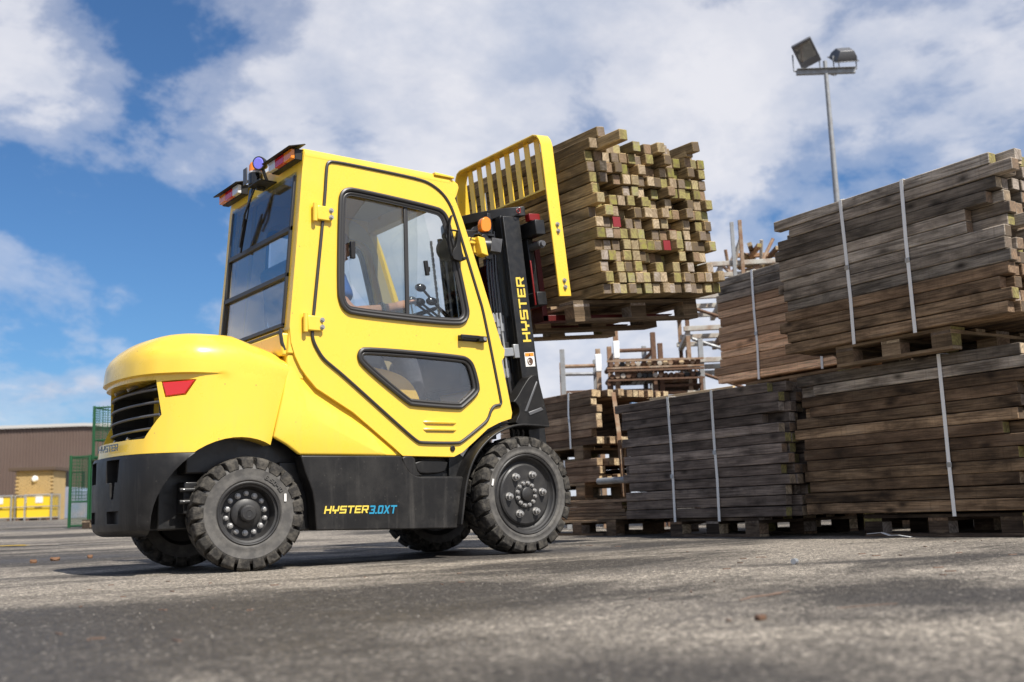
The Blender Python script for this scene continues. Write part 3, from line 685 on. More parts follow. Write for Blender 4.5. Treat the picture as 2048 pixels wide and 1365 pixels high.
# roof, with rounded long edges
def roofsec(x, zt):
    pts = [(-.522,2.262),(-.524,2.285),(-.516,2.305),(-.500,2.318),(-.475,zt)]
    pts = pts + [(-y, z) for y, z in pts[::-1]]; return [(x, y, z) for y, z in pts]
mb = MB(); mb.loft([roofsec(.316, 2.322), roofsec(.40, 2.325), roofsec(1.24, 2.321), roofsec(1.30, 2.318)]); obj('roof', mb, 'yellow_paint', FL, bevel=.006, smooth=35)
mb = MB(); mb.prism([(1.18,2.318),(1.32,2.312),(1.325,2.300),(1.18,2.300)], 1, -.535, .535); obj('roof_front_edge', mb, 'yellow_paint', FL, bevel=.003)
for sgn in (1, -1):
    mb = MB(); mb.prism(chaikin([(1.24,2.30),(1.32,2.30),(1.372,2.268),(1.352,2.205),(1.335,2.175),(1.28,2.20)], 1), 1, sgn*-.515, sgn*-.500); o = obj('roof_tab', mb, 'yellow_paint', FL, bevel=.002)
    mb = MB(); mb.cyl((1.338, sgn*-.514, 2.262), (1.338, sgn*-.5165, 2.262), .0045, 10); obj('tab_hole', mb, 'black_gloss', o)
# inner roof lining with two light strips reflecting slot
mb = MB(); mb.box(.34, 1.27, -.45, .45, 2.258, 2.268); obj('headliner', mb, 'headliner', FL)
# rear wall of the cab: sheared so that it leans like the frame's rear edge
SH = Matrix(((1, 0, .0855, .226-.0855*1.293), (0, 1, 0, 0), (0, 0, 1, 0), (0, 0, 0, 1)))
mb = MB(); mb.prism([(-.515,1.14),(.515,1.14),(.515,2.30),(-.515,2.30)], 0, .002, .05, [[(-.452,1.295),(.452,1.295),(.452,2.175),(-.452,2.175)]], M=SH); obj('rear_wall', mb, 'yellow_paint', FL, bevel=.006)
mb = MB()
for y0, y1, z0, z1 in ((-.452, -.432, 1.30, 2.17), (.432, .452, 1.30, 2.17), (-.452, .452, 1.295, 1.318), (-.452, .452, 1.845, 1.875), (-.452, .452, 1.578, 1.606)):
    mb.box(-.012, .014, y0, y1, z0, z1, M=SH)
rw = obj('rear_window_frame', mb, 'seal_rubber', FL, bevel=.003)
mb = MB(); mb.box(-.008, -.004, -.456, .456, 1.868, 2.19, M=SH); obj('top_rear_glass', mb, 'glass_rear_tint', rw)
mb = MB(); mb.box(.002, .006, -.44, .44, 1.60, 1.85, M=SH); obj('middle_rear_glass', mb, 'glass_rear', rw)
mb = MB(); mb.box(.006, .010, -.44, .44, 1.31, 1.58, M=SH); obj('lower_rear_glass', mb, 'glass_rear', rw)
mb = MB(); mb.tube([(.22, -.43, 1.27), (.205, -.46, 1.275), (.19, -.487, 1.26), (.195, -.492, 1.20), (.21, -.492, 1.16)], .011, 8); mb.tube([(.21, -.43, 1.265), (.20, .45, 1.265)], .011, 8)
obj('hood_seal', mb, 'seal_rubber', FL, smooth=True)
mb = MB(); mb.box(.19, .30, -.50, .50, 1.13, 1.255); mb.box(.22, .32, -.505, .505, 1.0, 1.14); obj('rear_cowl', mb, 'yellow_paint', FL, bevel=.01)
# front pillars / windscreen frame
FS = [(1.335,2.19),(1.385,2.048),(1.523,1.666),(1.654,1.281),(1.70,.90)]
for y in (-.50, .46):
    mb = MB(); mb.ribbon([(x-.05, z) for x, z in FS], 1, y, y+.04, .035); obj('front_pillar', mb, 'yellow_paint', FL, bevel=.004)
mb = MB(); mb.box(1.27, 1.34, -.46, .46, 2.17, 2.28); mb.prism([(1.62,1.10),(1.68,1.10),(1.70,.86),(1.64,.86)], 1, -.46, .46); obj('front_frame', mb, 'yellow_paint', FL, bevel=.006)
mb = MB(); mb.prism([(1.325,2.17),(1.330,2.17),(1.660,1.10),(1.655,1.10)], 1, -.455, .455); obj('windscreen', mb, 'glass_clear', FL)
# cab interior
mb = MB(); mb.box(.42, 1.65, -.44, .44, .70, .74); obj('cab_floor', mb, 'black_metal', FL)
mb = MB(); hood = [(.35,1.10),(.62,1.12),(.85,1.11),(1.02,1.07),(1.10,.99),(1.14,.88),(1.15,.74),(.35,.74)]
mb.prism(chaikin(hood, 2), 1, -.40, .40); obj('engine_hood', mb, 'yellow_paint', FL, bevel=.02, seg=3)
mb = MB(); mb.box(.50, .98, -.24, .24, 1.12, 1.24); st = obj('seat', mb, 'seat_black', FL, bevel=.04, seg=3)
mb = MB(); mb.box(-.06, .06, -.23, .23, 0, .58, M=Mt(.52, 0, 1.20) @ Matrix.Rotation(R(-10), 4, 'Y')); obj('seat_backrest', mb, 'seat_black', st, bevel=.045, seg=3)
mb = MB(); mb.box(.62, 1.02, -.34, -.27, 1.38, 1.42); obj('armrest', mb, 'seat_black', st, bevel=.015)
mb = MB(); mb.tube([(1.50, 0, .95), (1.33, 0, 1.50)], .035, 10); th = [2*math.pi*k/28 for k in range(28)]
mb.tube([(1.32+.16*math.cos(a)*.92, .18*math.sin(a), 1.52+.16*math.cos(a)*.35) for a in th], .013, 8, True); obj('steering_wheel', mb, 'black_plastic', FL, smooth=True)
mb = MB(); mb.box(1.40, 1.60, -.44, .44, 1.02, 1.28); obj('dashboard', mb, 'black_plastic', FL, bevel=.03, seg=3)
for k, (x, z) in enumerate(((1.19, 1.575), (1.22, 1.56), (1.20, 1.64), (1.25, 1.55))):
    y = -.22-.045*k
    mb = MB(); mb.tube([(1.50, y, 1.30), (1.42, y, 1.44), (x+.02, y, z-.012)], .008, 8); mb.ball((x, y, z), .026, (1.5, 1, 1)); obj('control_lever', mb, 'black_gloss', FL, smooth=True)
# far-side inside door arch lining
mb = MB(); mb.prism(offset(DR, .0), 1, .440, .452, [offset(W1, -.01), offset(W2, -.01)]); obj('door_lining', mb, 'headliner', FL, bevel=.003)
mb = MB(); mb.prism([(.27,1.2),(.34,1.2),(.42,2.24),(.35,2.24)], 1, .430, .445); obj('pillar_lining', mb, 'headliner', FL)
# --- counterweight
def cw_outline(z, ins=0., xf=None, ymax=.545):
    base = [(.25,-.512),(.10,-.532),(-.10,-.545),(-.28,-.535),(-.39,-.505),(-.47,-.455),(-.535,-.385),(-.583,-.28),(-.608,-.15),(-.617,0)]
    base = base + [(x, -y) for x, y in base[-2::-1]]
    xfr = xf if xf is not None else .125+.245*(z-.683)
    o = []
    for i, (x, y) in enumerate(base):
        if x > 0: x = {.25: xfr+.006, .10: xfr*.45}[x]
        n = Vector((x+.05 if x < -.05 else 0, y)); 
        if x < -.2: d = Vector((x+.1, y)).normalized()
        else: d = Vector((0, 1 if y > 0 else -1))
        o.append((x-d.x*ins, y-d.y*ins, z))
    return o
def dense(pts, k=4):
    """smooth open curve through pts (Catmull-Rom) leaving the end points"""
    out = []; n = len(pts)
    for i in range(n-1):
        p0, p1, p2, p3 = (Vector(pts[max(0, i-1)]), Vector(pts[i]), Vector(pts[i+1]), Vector(pts[min(n-1, i+2)]))
        for j in range(k):
            t_ = j/k; out.append(tuple(.5*((2*p1)+(-p0+p2)*t_+(2*p0-5*p1+4*p2-p3)*t_*t_+(-p0+3*p1-3*p2+p3)*t_**3)))
    out.append(tuple(pts[-1])); return out
rows = []
for z, ins, brow in ((.605, 0, 0), (.66, .0, 0), (.80, .0, 0), (.97, .0, 0), (1.004, .0, 0), (1.010, 0, 1), (1.03, 0, 1), (1.075, 0, 1), (1.110, .003, 1), (1.145, .018, 1), (1.182, .050, 1), (1.212, .090, 1), (1.233, .145, 1), (1.246, .22, 1)):
    o = cw_outline(z, ins)
    o = [(x+(.022+.10*(z-.6))*min(1, max(0, -.15-x)/.3), y, z_) for x, y, z_ in o]
    if not brow: o = [(x+.020*min(1, max(0, -.20-x)/.10), y*(1-.035*min(1, max(0, -.20-x)/.10)), z_) for x, y, z_ in o]
    rr = dense(o)
    rr = [(x, y, zq - max(0, x+.06)*.30*min(1, max(0, (z-1.0)/.2))) for x, y, zq in rr]
    rows.append(rr)
mb = MB(); mb.loft(rows)
cw = obj('counterweight', mb, 'yellow_paint', FL)
arch = MB(); arch.lathe([(0, -.8), (.41, -.8), (.41, .8), (0, .8)], 56, M=Mt(-.05, 0, .272))
gr = MB(); gr.loft([[(-.70,-.385,.985),(-.70,.385,.985),(-.70,.425,.80),(-.70,.36,.675),(-.70,-.36,.675),(-.70,-.425,.80)], [(-.20,-.385,.975),(-.20,.385,.975),(-.20,.42,.80),(-.20,.36,.690),(-.20,-.36,.690),(-.20,-.42,.80)]])
cut(cw, arch, gr)
# tail light recesses at the rear corners
def lampM(sgn): 
    ex = Vector((-.66*-1, -.75*1, 0)).normalized()
    # facet frame: u runs forward along the corner, n outward
    u = Vector((.56, -.83*sgn*-0 - .0, 0))
    u = Vector((.80, -.60*sgn, 0)).normalized(); nrm = Vector((-.60, -.80*sgn, 0)).normalized()
    return basis((-.375, -.482*sgn, .937), u, Vector((0, 0, 1)), nrm)
for sgn in (1, -1):
    Ml = lampM(sgn); c_ = MB(); c_.loft([[tuple(Ml @ Vector((x, y, -.045))) for x, y in [(-.083,.031),(.088,.037),(.038,-.037),(-.062,-.047)]], [tuple(Ml @ Vector((x, y, .08))) for x, y in [(-.108,.056),(.146,.062),(.060,-.062),(-.078,-.070)]]]); cut(cw, c_)
bev(cw, .006, 2, 30)
for sgn in (1, -1):
    Ml = lampM(sgn)
    mb = MB(); mb.prism([(-.080,.028),(.084,.034),(.036,-.034),(-.060,-.044)], 2, -.044, -.024, M=Ml); obj('tail_light', mb, 'red_lens', cw, bevel=.004)
mb = MB(); sh_ = [(-.378,.968),(.378,.968),(.412,.80),(.352,.697),(-.352,.697),(-.412,.80)]
mb.prism(offset(sh_, .004), 0, -.43, -.232, [offset(sh_, .014)]); obj('grille_shade_liner', mb, 'seat_black', cw)  # added black liner, darkens the yellow recess walls in place of shade
mb = MB(); mb.prism([(-.40,.665),(.40,.665),(.46,.80),(.40,1.0),(-.40,1.0),(-.46,.80)], 0, -.23, -.225); obj('grille_back', mb, 'seat_black', cw)
for k in (-.17, .17):
    mb = MB(); mb.box(-.255, -.24, k-.05, k+.05, .70, .965); obj('grille_fin', mb, 'yellow_paint', cw)
for k in range(4):
    z = .735+.066*k; w = .41-(abs(z-.80)*.12)
    pth = dense([(-.43, -w, z), (-.462, -w*.7, z), (-.482, -w*.35, z), (-.488, 0, z), (-.482, w*.35, z), (-.462, w*.7, z), (-.43, w*.93, z)])
    mb = MB(); mb.tube(pth, .0075, 8, flat=1.3); obj('grille_bar', mb, 'grey_metal', cw, smooth=True)
for y in (-.10, .12):
    for p_ in ([(-.45, y, .675), (-.50, y, .70)], [(-.45, y, .98), (-.50, y, .955)]):
        mb = MB(); mb.tube(p_, .010, 8); obj('grille_clip', mb, 'steel', cw, smooth=True)
o = obj('maker_lettering', text_mb('HYSTER', .036, basis((-.602, .035, .630), (.10, -1, 0), (0, 0, 1), (-1, -.10, 0)), .05, .14, 1.15, .0022), 'black_gloss', cw)
# --- bumper (black lower counterweight)
rows = []
for z, ins in ((.195, .055), (.205, .03), (.225, .008), (.26, 0), (.45, -.004), (.58, -.004), (.602, .004)):
    o = cw_outline(z, ins, xf=.15); rows.append(dense([(x+.022*min(1, max(0, -.15-x)/.3), y, z_) for x, y, z_ in o]))
mb = MB(); mb.loft(rows); bp_ = obj('rear_bumper', mb, 'black_plastic', FL)
arch = MB(); arch.lathe([(0, -.8), (.425, -.8), (.425, .8), (0, .8)], 56, M=Mt(-.05, 0, .250))
slot = [MB() for _ in range(5)]
slot[0].prism([(-.24,.585),(-.09,.585),(-.09,.47),(-.225,.47)], 0, -.8, -.54); slot[1].prism([(-.20,.48),(-.135,.48),(-.145,.385),(-.18,.385)], 0, -.8, -.55)
slot[2].prism([(-.24,.325),(-.10,.325),(-.105,.262),(-.235,.262)], 0, -.8, -.56)
slot[3].prism([(.09,.585),(.24,.585),(.225,.47),(.09,.47)], 0, -.8, -.54); slot[4].prism([(.10,.325),(.24,.325),(.235,.262),(.105,.262)], 0, -.8, -.56)
low = MB(); low.box(-.35, .30, -.8, .8, .10, .30)
cut(bp_, arch, low, *slot); bev(bp_, .010, 3, 30)
# --- chassis, axles
mb = MB(); mb.box(-.40, 1.60, -.30, .30, .22, .66); mb.box(.20, 1.30, -.45, .45, .19, .56); mb.box(-.30, .36, -.42, .42, .50, .69); obj('chassis', mb, 'black_metal', FL, bevel=.01)
mb = MB(); mb.box(-.09, .09, -.36, .36, .23, .37); mb.tube([(-.25, -.40, .30), (-.14, -.36, .62)], .02, 8); mb.box(-.30, -.20, -.40, -.30, .30, .46); mb.tube([(-.33, -.42, .42), (-.10, -.42, .42)], .012, 8); mb.tube([(-.33, -.42, .36), (-.10, -.42, .36)], .012, 8)
obj('steer_axle', mb, 'black_metal', FL, bevel=.008)
mb = MB(); mb.cyl((1.755, -.42, .355), (1.755, .42, .355), .10, 20); mb.box(1.62, 1.86, -.24, .24, .22, .48); obj('drive_axle', mb, 'black_metal', FL, bevel=.008)

# --- wheels
def wheel(R0, w, rim_r, front, M, nl):
    """outer face towards -Y, centre at origin"""
    h = w/2
    # rim (the part), tyre, hub, nuts as sub-parts
    mb = MB()
    if front:
        prof = [(rim_r+.006, -h*.92), (rim_r-.002, -h*.99), (rim_r-.010, -h*.96), (rim_r-.012, -h*.80), (rim_r-.022, -h*.76), (rim_r*.90, -h*.72), (rim_r*.86, -h*.60), (rim_r*.83, -h*.56), (rim_r*.79, -h*.60), (rim_r*.77, -h*.70), (rim_r*.73, -h*.76), (.0, -h*.76)]
    else:
        prof = [(rim_r+.006, -h*.92), (rim_r-.002, -h*.99), (rim_r-.008, -h*.97), (rim_r-.012, -h*.84), (rim_r-.022, -h*.80), (rim_r*.86, -h*.70), (rim_r*.80, -h*.30), (rim_r*.78, -h*.05), (0, -h*.05)]
    mb.lathe(prof + [(0, h*.3), (rim_r*.9, h*.5), (rim_r+.006, h*.9)], 64, close=False)
    rim = obj('wheel', mb, 'rim_black', FL, smooth=30, M=M)
    mb = MB(); Rb = R0-.034
    prof = [(rim_r+.004, -h*.93), (rim_r+.010, -h*1.0), (rim_r+.018, -h*1.02), (rim_r+.030, -h*.985), (rim_r+.040, -h*1.0), (R0-.072, -h*1.01), (R0-.064, -h*1.025), (R0-.060, -h*1.0), (R0-.050, -h*.95), (Rb-.004, -h*.78), (Rb+.003, 0), (Rb, h*.80), (R0-.05, h*1.0), (rim_r+.03, h*1.0), (rim_r+.004, h*.9)]
    mb.lathe(prof, 72, close=True); obj('tyre', mb, 'sidewall', rim, smooth=28)
    mb = MB(); b = mb.bm; pa = 2*math.pi/nl
    for sgn in (-1, 1):
        for k in range(nl):
            a0 = (k + (.5 if sgn > 0 else 0))*pa; wdt = pa*.82
            sk_ = pa*.35
            sec = [(0.004*sgn, R0-.002, sk_), (h*.45*sgn, R0, sk_*.6), (h*.90*sgn, R0-.004, 0), (h*1.045*sgn, R0-.016, 0), (h*1.055*sgn, R0-.062, 0)]
            top = []; 
            for (y, r, s_) in sec:
                ww = wdt*(.94 if abs(y) > h*.5 else 1)
                top.append([b.verts.new((r*math.cos(a), y, r*math.sin(a))) for a in (a0+s_, a0+s_+ww/2, a0+s_+ww)])
            rb = Rb-.016; bot = [[b.verts.new((rb*math.cos(a), y, rb*math.sin(a))) for a in (a0+s_, a0+s_+wdt/2, a0+s_+wdt)] for (y, s_) in ((0.004*sgn, sk_), (h*.90*sgn, 0))]
            for i in range(4):
                for j in range(2): b.faces.new((top[i][j], top[i][j+1], top[i+1][j+1], top[i+1][j]))
            for j in (0, 2):
                b.faces.new([top[i][j] for i in range(5)] + [bot[1][j], bot[0][j]])
            b.faces.new((top[0][0], top[0][1], top[0][2], bot[0][2], bot[0][1], bot[0][0]))
            b.faces.new((top[4][2], top[4][1], top[4][0], bot[1][0], bot[1][1], bot[1][2]))
    obj('tread', mb, 'rubber', rim, bevel=.0035, seg=2)
    mb = MB()
    if front:
        mb.lathe([(.086, -h*.72), (.085, -h*.82), (.080, -h*.84), (.044, -h*.85), (.042, -h*1.0), (.036, -h*1.04), (0, -h*1.05)], 36)
        obj('hub', mb, 'rim_black', rim, smooth=35)
        nuts = [(.128, 6, .020, .026, h*.76, .3), (.068, 12, .0105, .014, h*.84, 0)]
    else:
        mb.lathe([(.078, -h*.0), (.078, -h*.28), (.070, -h*.36), (.046, -h*.40), (.042, -h*.92), (.034, -h*1.0), (.016, -h*1.01), (.014, -h*.99), (0, -h*.99)], 36)
        obj('hub', mb, 'rim_black', rim, smooth=35)
        nuts = [(.099, 7, .0125, .02, h*.08, .2), (.103, 7, .0105, .016, h*.08, .2+math.pi/7)]
    for (rad, cnt, rn, ln, y0, ph) in nuts:
        m2 = MB(); m2.lathe([(rn*1.25, 0), (rn*1.25, -ln*.25), (0, -ln*.25)], 16); m2.lathe([(rn, 0), (rn, -ln), (rn*.5, -ln*1.08), (0, -ln*1.08)], 6)
        if rad > .11 and front: m2.lathe([(rn*.45, -ln), (rn*.45, -ln*1.6), (0, -ln*1.65)], 12)
        bmesh.ops.recalc_face_normals(m2.bm, faces=m2.bm.faces); me = bpy.data.meshes.new('wheel_nut'); m2.bm.to_mesh(me); m2.bm.free(); me.materials.append(MAT['steel'])
        for k in range(cnt):
            a = ph+2*math.pi*k/cnt; objm('wheel_nut', me, rim, loc=(rad*math.cos(a), -y0, rad*math.sin(a)))
    # size lettering on the sidewall
    mb = MB(); txt = '6.50-10' if not front else 'HYSTER'
    rr = (rim_r + R0-.06)/2+.005
    a = R(66)
    if not front:
        for ch in txt:
            wch = GLY[ch][0]*.02+.005; a2 = a-wch/2/rr
            er = Vector((math.cos(a2), 0, math.sin(a2))); et = Vector((math.sin(a2), 0, -math.cos(a2)))
            text_mb(ch, .022, basis(er*(rr-.011)+Vector((0, -h*1.015, 0))-et*wch/2, et, er, (0, -1, 0)), thick=.004, mb=mb); a -= wch/rr
        obj('size_lettering', mb, 'sidewall', rim)
    mb = MB(); an = R(22 if not front else 176); c_ = Vector((math.cos(an)*rr, -h*1.04, math.sin(an)*rr)); mb.box(-.006, .006, -.001, .003, -.02, .02, M=Mt(*c_)); obj('tyre_sticker', mb, 'label_white', rim)
    return rim
flip = Matrix.Rotation(math.pi, 4, 'Z')
STEER = Matrix.Rotation(R(-9), 4, 'Z')
wheel(.355, .205, .240, True, Mt(1.755, -.498, .355) @ Matrix.Rotation(R(12), 4, 'Y'), 22)
wheel(.355, .205, .240, True, Mt(1.755, .498, .355) @ flip, 22)
wheel(.292, .175, .160, False, Mt(0, -.470, .292) @ STEER, 21)
wheel(.292, .175, .160, False, Mt(0, .470, .292) @ STEER @ flip, 21)
# skirt lettering
mb = text_mb('HYSTER', .041, basis((.408, -.5535, .277), (1, 0, -.012), (0, 0, 1), (0, -1, 0)), .22, .14, 1.06)
obj('maker_lettering', mb, 'logo_yellow', FL)
mb = text_mb('3.0XT', .046, basis((.682, -.5535, .268), (1, 0, -.012), (0, 0, 1), (0, -1, 0)), .22, .10, .90); obj('model_lettering', mb, 'logo_blue', FL)

# --- mast (built upright, tilted by MST)
def mobj(name, mb, m, parent=FL, **k):
    bmesh.ops.transform(mb.bm, matrix=MST, verts=mb.bm.verts[:]); return obj(name, mb, m, parent, **k)
for sgn in (-1, 1):
    q = lambda a, b: (min(sgn*a, sgn*b), max(sgn*a, sgn*b))
    mb = MB(); mb.box(.232, .368, *q(.365, .395), -.20, 1.798); mb.box(.232, .25, *q(.30, .365), -.2, 1.81); mb.box(.35, .368, *q(.30, .365), -.2, 1.81); ch = mobj('mast_channel', mb, 'black_metal', bevel=.004)
    mb = MB(); mb.box(.26, .375, *q(.27, .295), -.10, 1.84); mb.box(.26, .275, *q(.22, .27), -.1, 1.84); mb.box(.36, .375, *q(.22, .27), -.1, 1.84); mobj('inner_channel', mb, 'black_metal', bevel=.004)
    mb = MB(); mb.cyl((.19, sgn*.30, -.1), (.19, sgn*.30, 1.15), .032, 16); mb.cyl((.19, sgn*.30, 1.15), (.19, sgn*.30, 1.80), .018, 14); mobj('lift_cylinder', mb, 'black_gloss', smooth=30)
    mb = MB()
    for k in range(46):
        z = .85+k*.0205; mb.box(.145-.004, .145+.004+(.004 if k % 2 else 0), sgn*.345-.007, sgn*.345+.007, z, z+.0235)
        mb.cyl((.145, sgn*.345-.010, z), (.145, sgn*.345+.010, z), .0065, 6)
    mobj('lift_chain', mb, 'grey_metal')
    mb = MB(); mb.cyl((.145, sgn*.345, .80), (.145, sgn*.345, 1.0), .007, 8); mb.box(.12, .18, sgn*.345-.02, sgn*.345+.02, .93, .97); mobj('chain_anchor', mb, 'black_metal', bevel=.003)
    mb = MB(); mb.lathe([(0, -.02), (.075, -.02), (.078, -.012), (.066, 0), (.078, .012), (.075, .02), (0, .02)], 32, M=Mt(.17, sgn*.20, 1.70)); pu = mobj('chain_pulley', mb, 'black_metal', smooth=30)
# crown plate bowed toward the cab
outer = [(.385, -.425)] + [(.385-.30*math.sin(math.pi*(k/16))**.7, -.425+.85*k/16) for k in range(1, 16)] + [(.385, .425)]
mb = MB(); mb.prism([(.40, .425), (.40, -.425)] + outer[0:], 2, 1.800, 1.862); cr = mobj('mast_crown', mb, 'black_metal', bevel=.006, seg=3)
mb = MB(); mb.box(.355, .362, -.4265, -.4255, 1.815, 1.85); mb.tube([(.34+.014*math.cos(a), -.4262, 1.828+.014*math.sin(a)) for a in th], .003, 6, True); mobj('lift_mark', mb, 'red_paint', cr)
mb = MB(); mb.box(.24, .36, -.30, .30, .05, .16); mb.box(.24, .36, -.30, .30, 1.0, 1.10); mobj('mast_crossbar', mb, 'black_metal', bevel=.005)
mb = MB(); mb.cyl((.10, 0, -.1), (.10, 0, 1.0), .045, 18); mb.cyl((.10, 0, 1.0), (.10, 0, 1.5), .028, 18); mobj('centre_cylinder', mb, 'black_gloss', smooth=30)
# hoses, tubes and clamps on the near side
for k in range(4):
    x0 = .045+.022*k
    mb = MB(); mb.tube([(x0+.06, -.36, 1.70), (x0+.03, -.365, 1.4), (x0+.022, -.37, 1.16)], .0075, 8); mobj('hose', mb, 'black_gloss', smooth=True)
for k in range(3):
    x0 = .075+.028*k
    mb = MB(); mb.cyl((x0, -.375, .77), (x0, -.372, 1.16), .0085, 10); mb.cyl((x0, -.375, 1.10-.03*k), (x0, -.375, 1.15-.03*k), .014, 6); mb.cyl((x0, -.375, 1.0+.02*k), (x0, -.375, 1.04+.02*k), .0135, 6); mb.cyl((x0, -.375, .74), (x0, -.375, .80), .013, 6); mobj('hydraulic_tube', mb, 'zinc', smooth=30)
    mb = MB(); mb.tube([(x0, -.375, .75), (x0+.01, -.375, .60), (x0+.05+.012*k, -.37, .38), (x0+.04, -.34, .20)], .012, 8); mobj('hose', mb, 'seal_rubber', smooth=True)
mb = MB(); mb.box(.045, .20, -.392, -.378, .875, .930); mb.box(.19, .232, -.40, -.375, .86, .95); mobj('tube_clamp', mb, 'zinc', bevel=.004)
mb = MB(); mb.cyl((.10, -.36, -.02), (.16, -.36, .32), .03, 14); mobj('tilt_cylinder', mb, 'grey_metal', smooth=30)
# lettering and warning label on the mast, reading upwards
mb = text_mb('HYSTER', .066, basis((.340, -.3965, .962), (0, 0, 1), (-1, 0, 0), (0, -1, 0)), .0, .15, 1.05)
mobj('maker_lettering', mb, 'logo_yellow')
mb = MB(); mb.box(.272, .350, -.3968, -.3955, .800, .893); wl = mobj('warning_label', mb, 'label_white')
mb = MB(); mb.box(.276, .346, -.3985, -.3975, .868, .889); mobj('label_header', mb, 'label_orange', wl)
mb = MB(); mb.tube([(.311+.020*math.cos(a), -.398, .834+.022*math.sin(a)) for a in th], .003, 6, True); mb.prism([(.292,.82),(.312,.858),(.335,.83),(.32,.812),(.302,.83)], 1, -.3985, -.3978); mb.prism([(.305,.871),(.317,.871),(.311,.885)], 1, -.4, -.399); mobj('label_symbol', mb, 'rust_dark', wl)
Mf = basis((1.420, -.552, .665), Vector((.62, 0, .62)).normalized(), Vector((-.70, 0, .70)).normalized(), (0, -1, 0))
mb = MB(); mb.box(-.035, .035, -.02, .025, .0, .002, M=basis((1.372, -.478, .628), Vector((.62, 0, .78)).normalized(), Vector((-.78, 0, .62)).normalized(), (0, -1, 0))); wl = obj('warning_label', mb, 'label_white', FL)
mb = MB(); mb.box(-.035, .035, .010, .025, .002, .003, M=basis((1.372, -.478, .628), Vector((.62, 0, .78)).normalized(), Vector((-.78, 0, .62)).normalized(), (0, -1, 0))); obj('label_header', mb, 'label_orange', wl)
# --- carriage, forks, load backrest
mb = MB(); mb.box(.42, .50, -.49, .49, 1.66, 1.76); mb.box(.42, .50, -.42, .42, 1.20, 1.29); mb.box(.44, .49, -.36, -.28, 1.22, 1.66); mb.box(.44, .49, .28, .36, 1.22, 1.66); mb.box(.36, .44, -.26, -.20, 1.15, 1.72); mb.box(.36, .44, .20, .26, 1.15, 1.72); car = mobj('carriage', mb, 'black_metal', bevel=.006)
mb = MB(); mb.cyl((.47, -.47, 1.60), (.47, -.25, 1.60), .026, 16); mb.cyl((.47, -.49, 1.60), (.47, -.46, 1.60), .018, 16); mobj('side_shift_cylinder', mb, 'grey_metal', car, smooth=30)
mb = MB(); mb.box(.502, .527, -.30, .30, 1.20, 1.60); mb.box(.40, .41, -.415, -.402, 1.20, 1.50); mb.box(.41, .50, -.45, -.40, 1.762, 1.81); mb.box(.40, .415, .40, .43, 1.20, 1.50); mobj('fork_positioner', mb, 'red_paint', car, bevel=.004)
for y in (-.24, .24):
    mb = MB(); mb.box(.545, .59, y-.06, y+.06, 1.105, 1.66); mb.prism([(.545,1.105),(1.78,1.125),(1.80,1.135),(.545,1.150)], 1, y-.06, y+.06); mobj('fork', mb, 'fork_red', bevel=.004)
mb = MB(); 
bz, tz = 1.24, 2.36
path = [(-.515, bz), (-.515, 2.27), (-.505, 2.31), (-.48, 2.345), (-.44, 2.36), (.44, 2.36), (.48, 2.345), (.505, 2.31), (.515, 2.27), (.515, bz)]
mb.ribbon([(y, z) for y, z in path], 0, .53, .632, -.012)
lb = mobj('load_backrest', mb, 'yellow_paint', bevel=.003)
mb = MB(); mb.box(.535, .63, -.503, .503, 1.965, 1.977); mobj('mid_rail', mb, 'yellow_paint', lb, bevel=.002)
for k in range(8):
    y = -.420+.113*k; mb = MB(); mb.box(.592, .602, y, y+.052, 1.977, 2.347); mobj('slat', mb, 'yellow_paint', lb, bevel=.002)
for (zz_) in (1.725, 1.68, 1.345, 1.300):
    mb = MB(); mb.cyl((.585, -.516, zz_), (.585, -.521, zz_), .015, 18); mb.cyl((.585, -.520, zz_), (.585, -.531, zz_), .010, 6); mobj('bolt', mb, 'steel', lb, smooth=30)
# --- lights and mirror
for sgn in (-1, 1):
    q = lambda a, b: (min(sgn*a, sgn*b), max(sgn*a, sgn*b))
    mb = MB(); mb.box(.255, .30, *q(.22, .53), 2.235, 2.30); ho = obj('rear_lamp_housing', mb, 'black_plastic', FL, bevel=.004)
    for (a, b, m_) in ((.43, .525, 'amber_lens'), (.315, .427, 'red_lens'), (.225, .312, 'clear_lens')):
        mb = MB(); mb.box(.232, .262, *q(a, b), 2.240, 2.296); obj('lamp_lens', mb, m_, ho, bevel=.004)
    mb = MB(); mb.prism([(.205, 2.298), (.30, 2.325), (.31, 2.322), (.21, 2.292)], 1, *q(.19, .56)); obj('lamp_visor', mb, 'black_plastic', ho, bevel=.002)
BK = Vector((.055, -.065, -.015))
def V3(x, y, z): return (x+BK.x, y+BK.y, z+BK.z)
def bx3(mb, x0, x1, y0, y1, z0, z1): return mb.box(x0+BK.x, x1+BK.x, y0+BK.y, y1+BK.y, z0+BK.z, z1+BK.z)
mb = MB(); bx3(mb, .14, .25, -.12, .05, 2.215, 2.225); bk = obj('beacon_bracket', mb, 'black_metal', FL, bevel=.003)
mb = MB(); bx3(mb, .125, .132, .03, .085, 2.235, 2.335); obj('sensor_plate', mb, 'grey_metal', bk, bevel=.003)
mb = MB(); mb.cyl(V3(.175, .015, 2.225), V3(.175, .015, 2.295), .043, 24); b1 = obj('beacon_base', mb, 'black_gloss', FL, bevel=.004)
mb = MB(); mb.cyl(V3(.175, .015, 2.295), V3(.175, .015, 2.306), .042, 24); obj('beacon_ring', mb, 'clear_lens', b1, bevel=.002)
mb = MB(); mb.tube([V3(.175, .015, 2.306), V3(.175, .015, 2.345), V3(.175, .015, 2.362), V3(.175, .015, 2.368)], [.041, .039, .030, .010], 24); obj('beacon_lens', mb, 'amber_lens', b1, smooth=40)
d_ = Vector((-.75, -.52, -.18)).normalized(); c0 = Vector(V3(.170, -.075, 2.332))
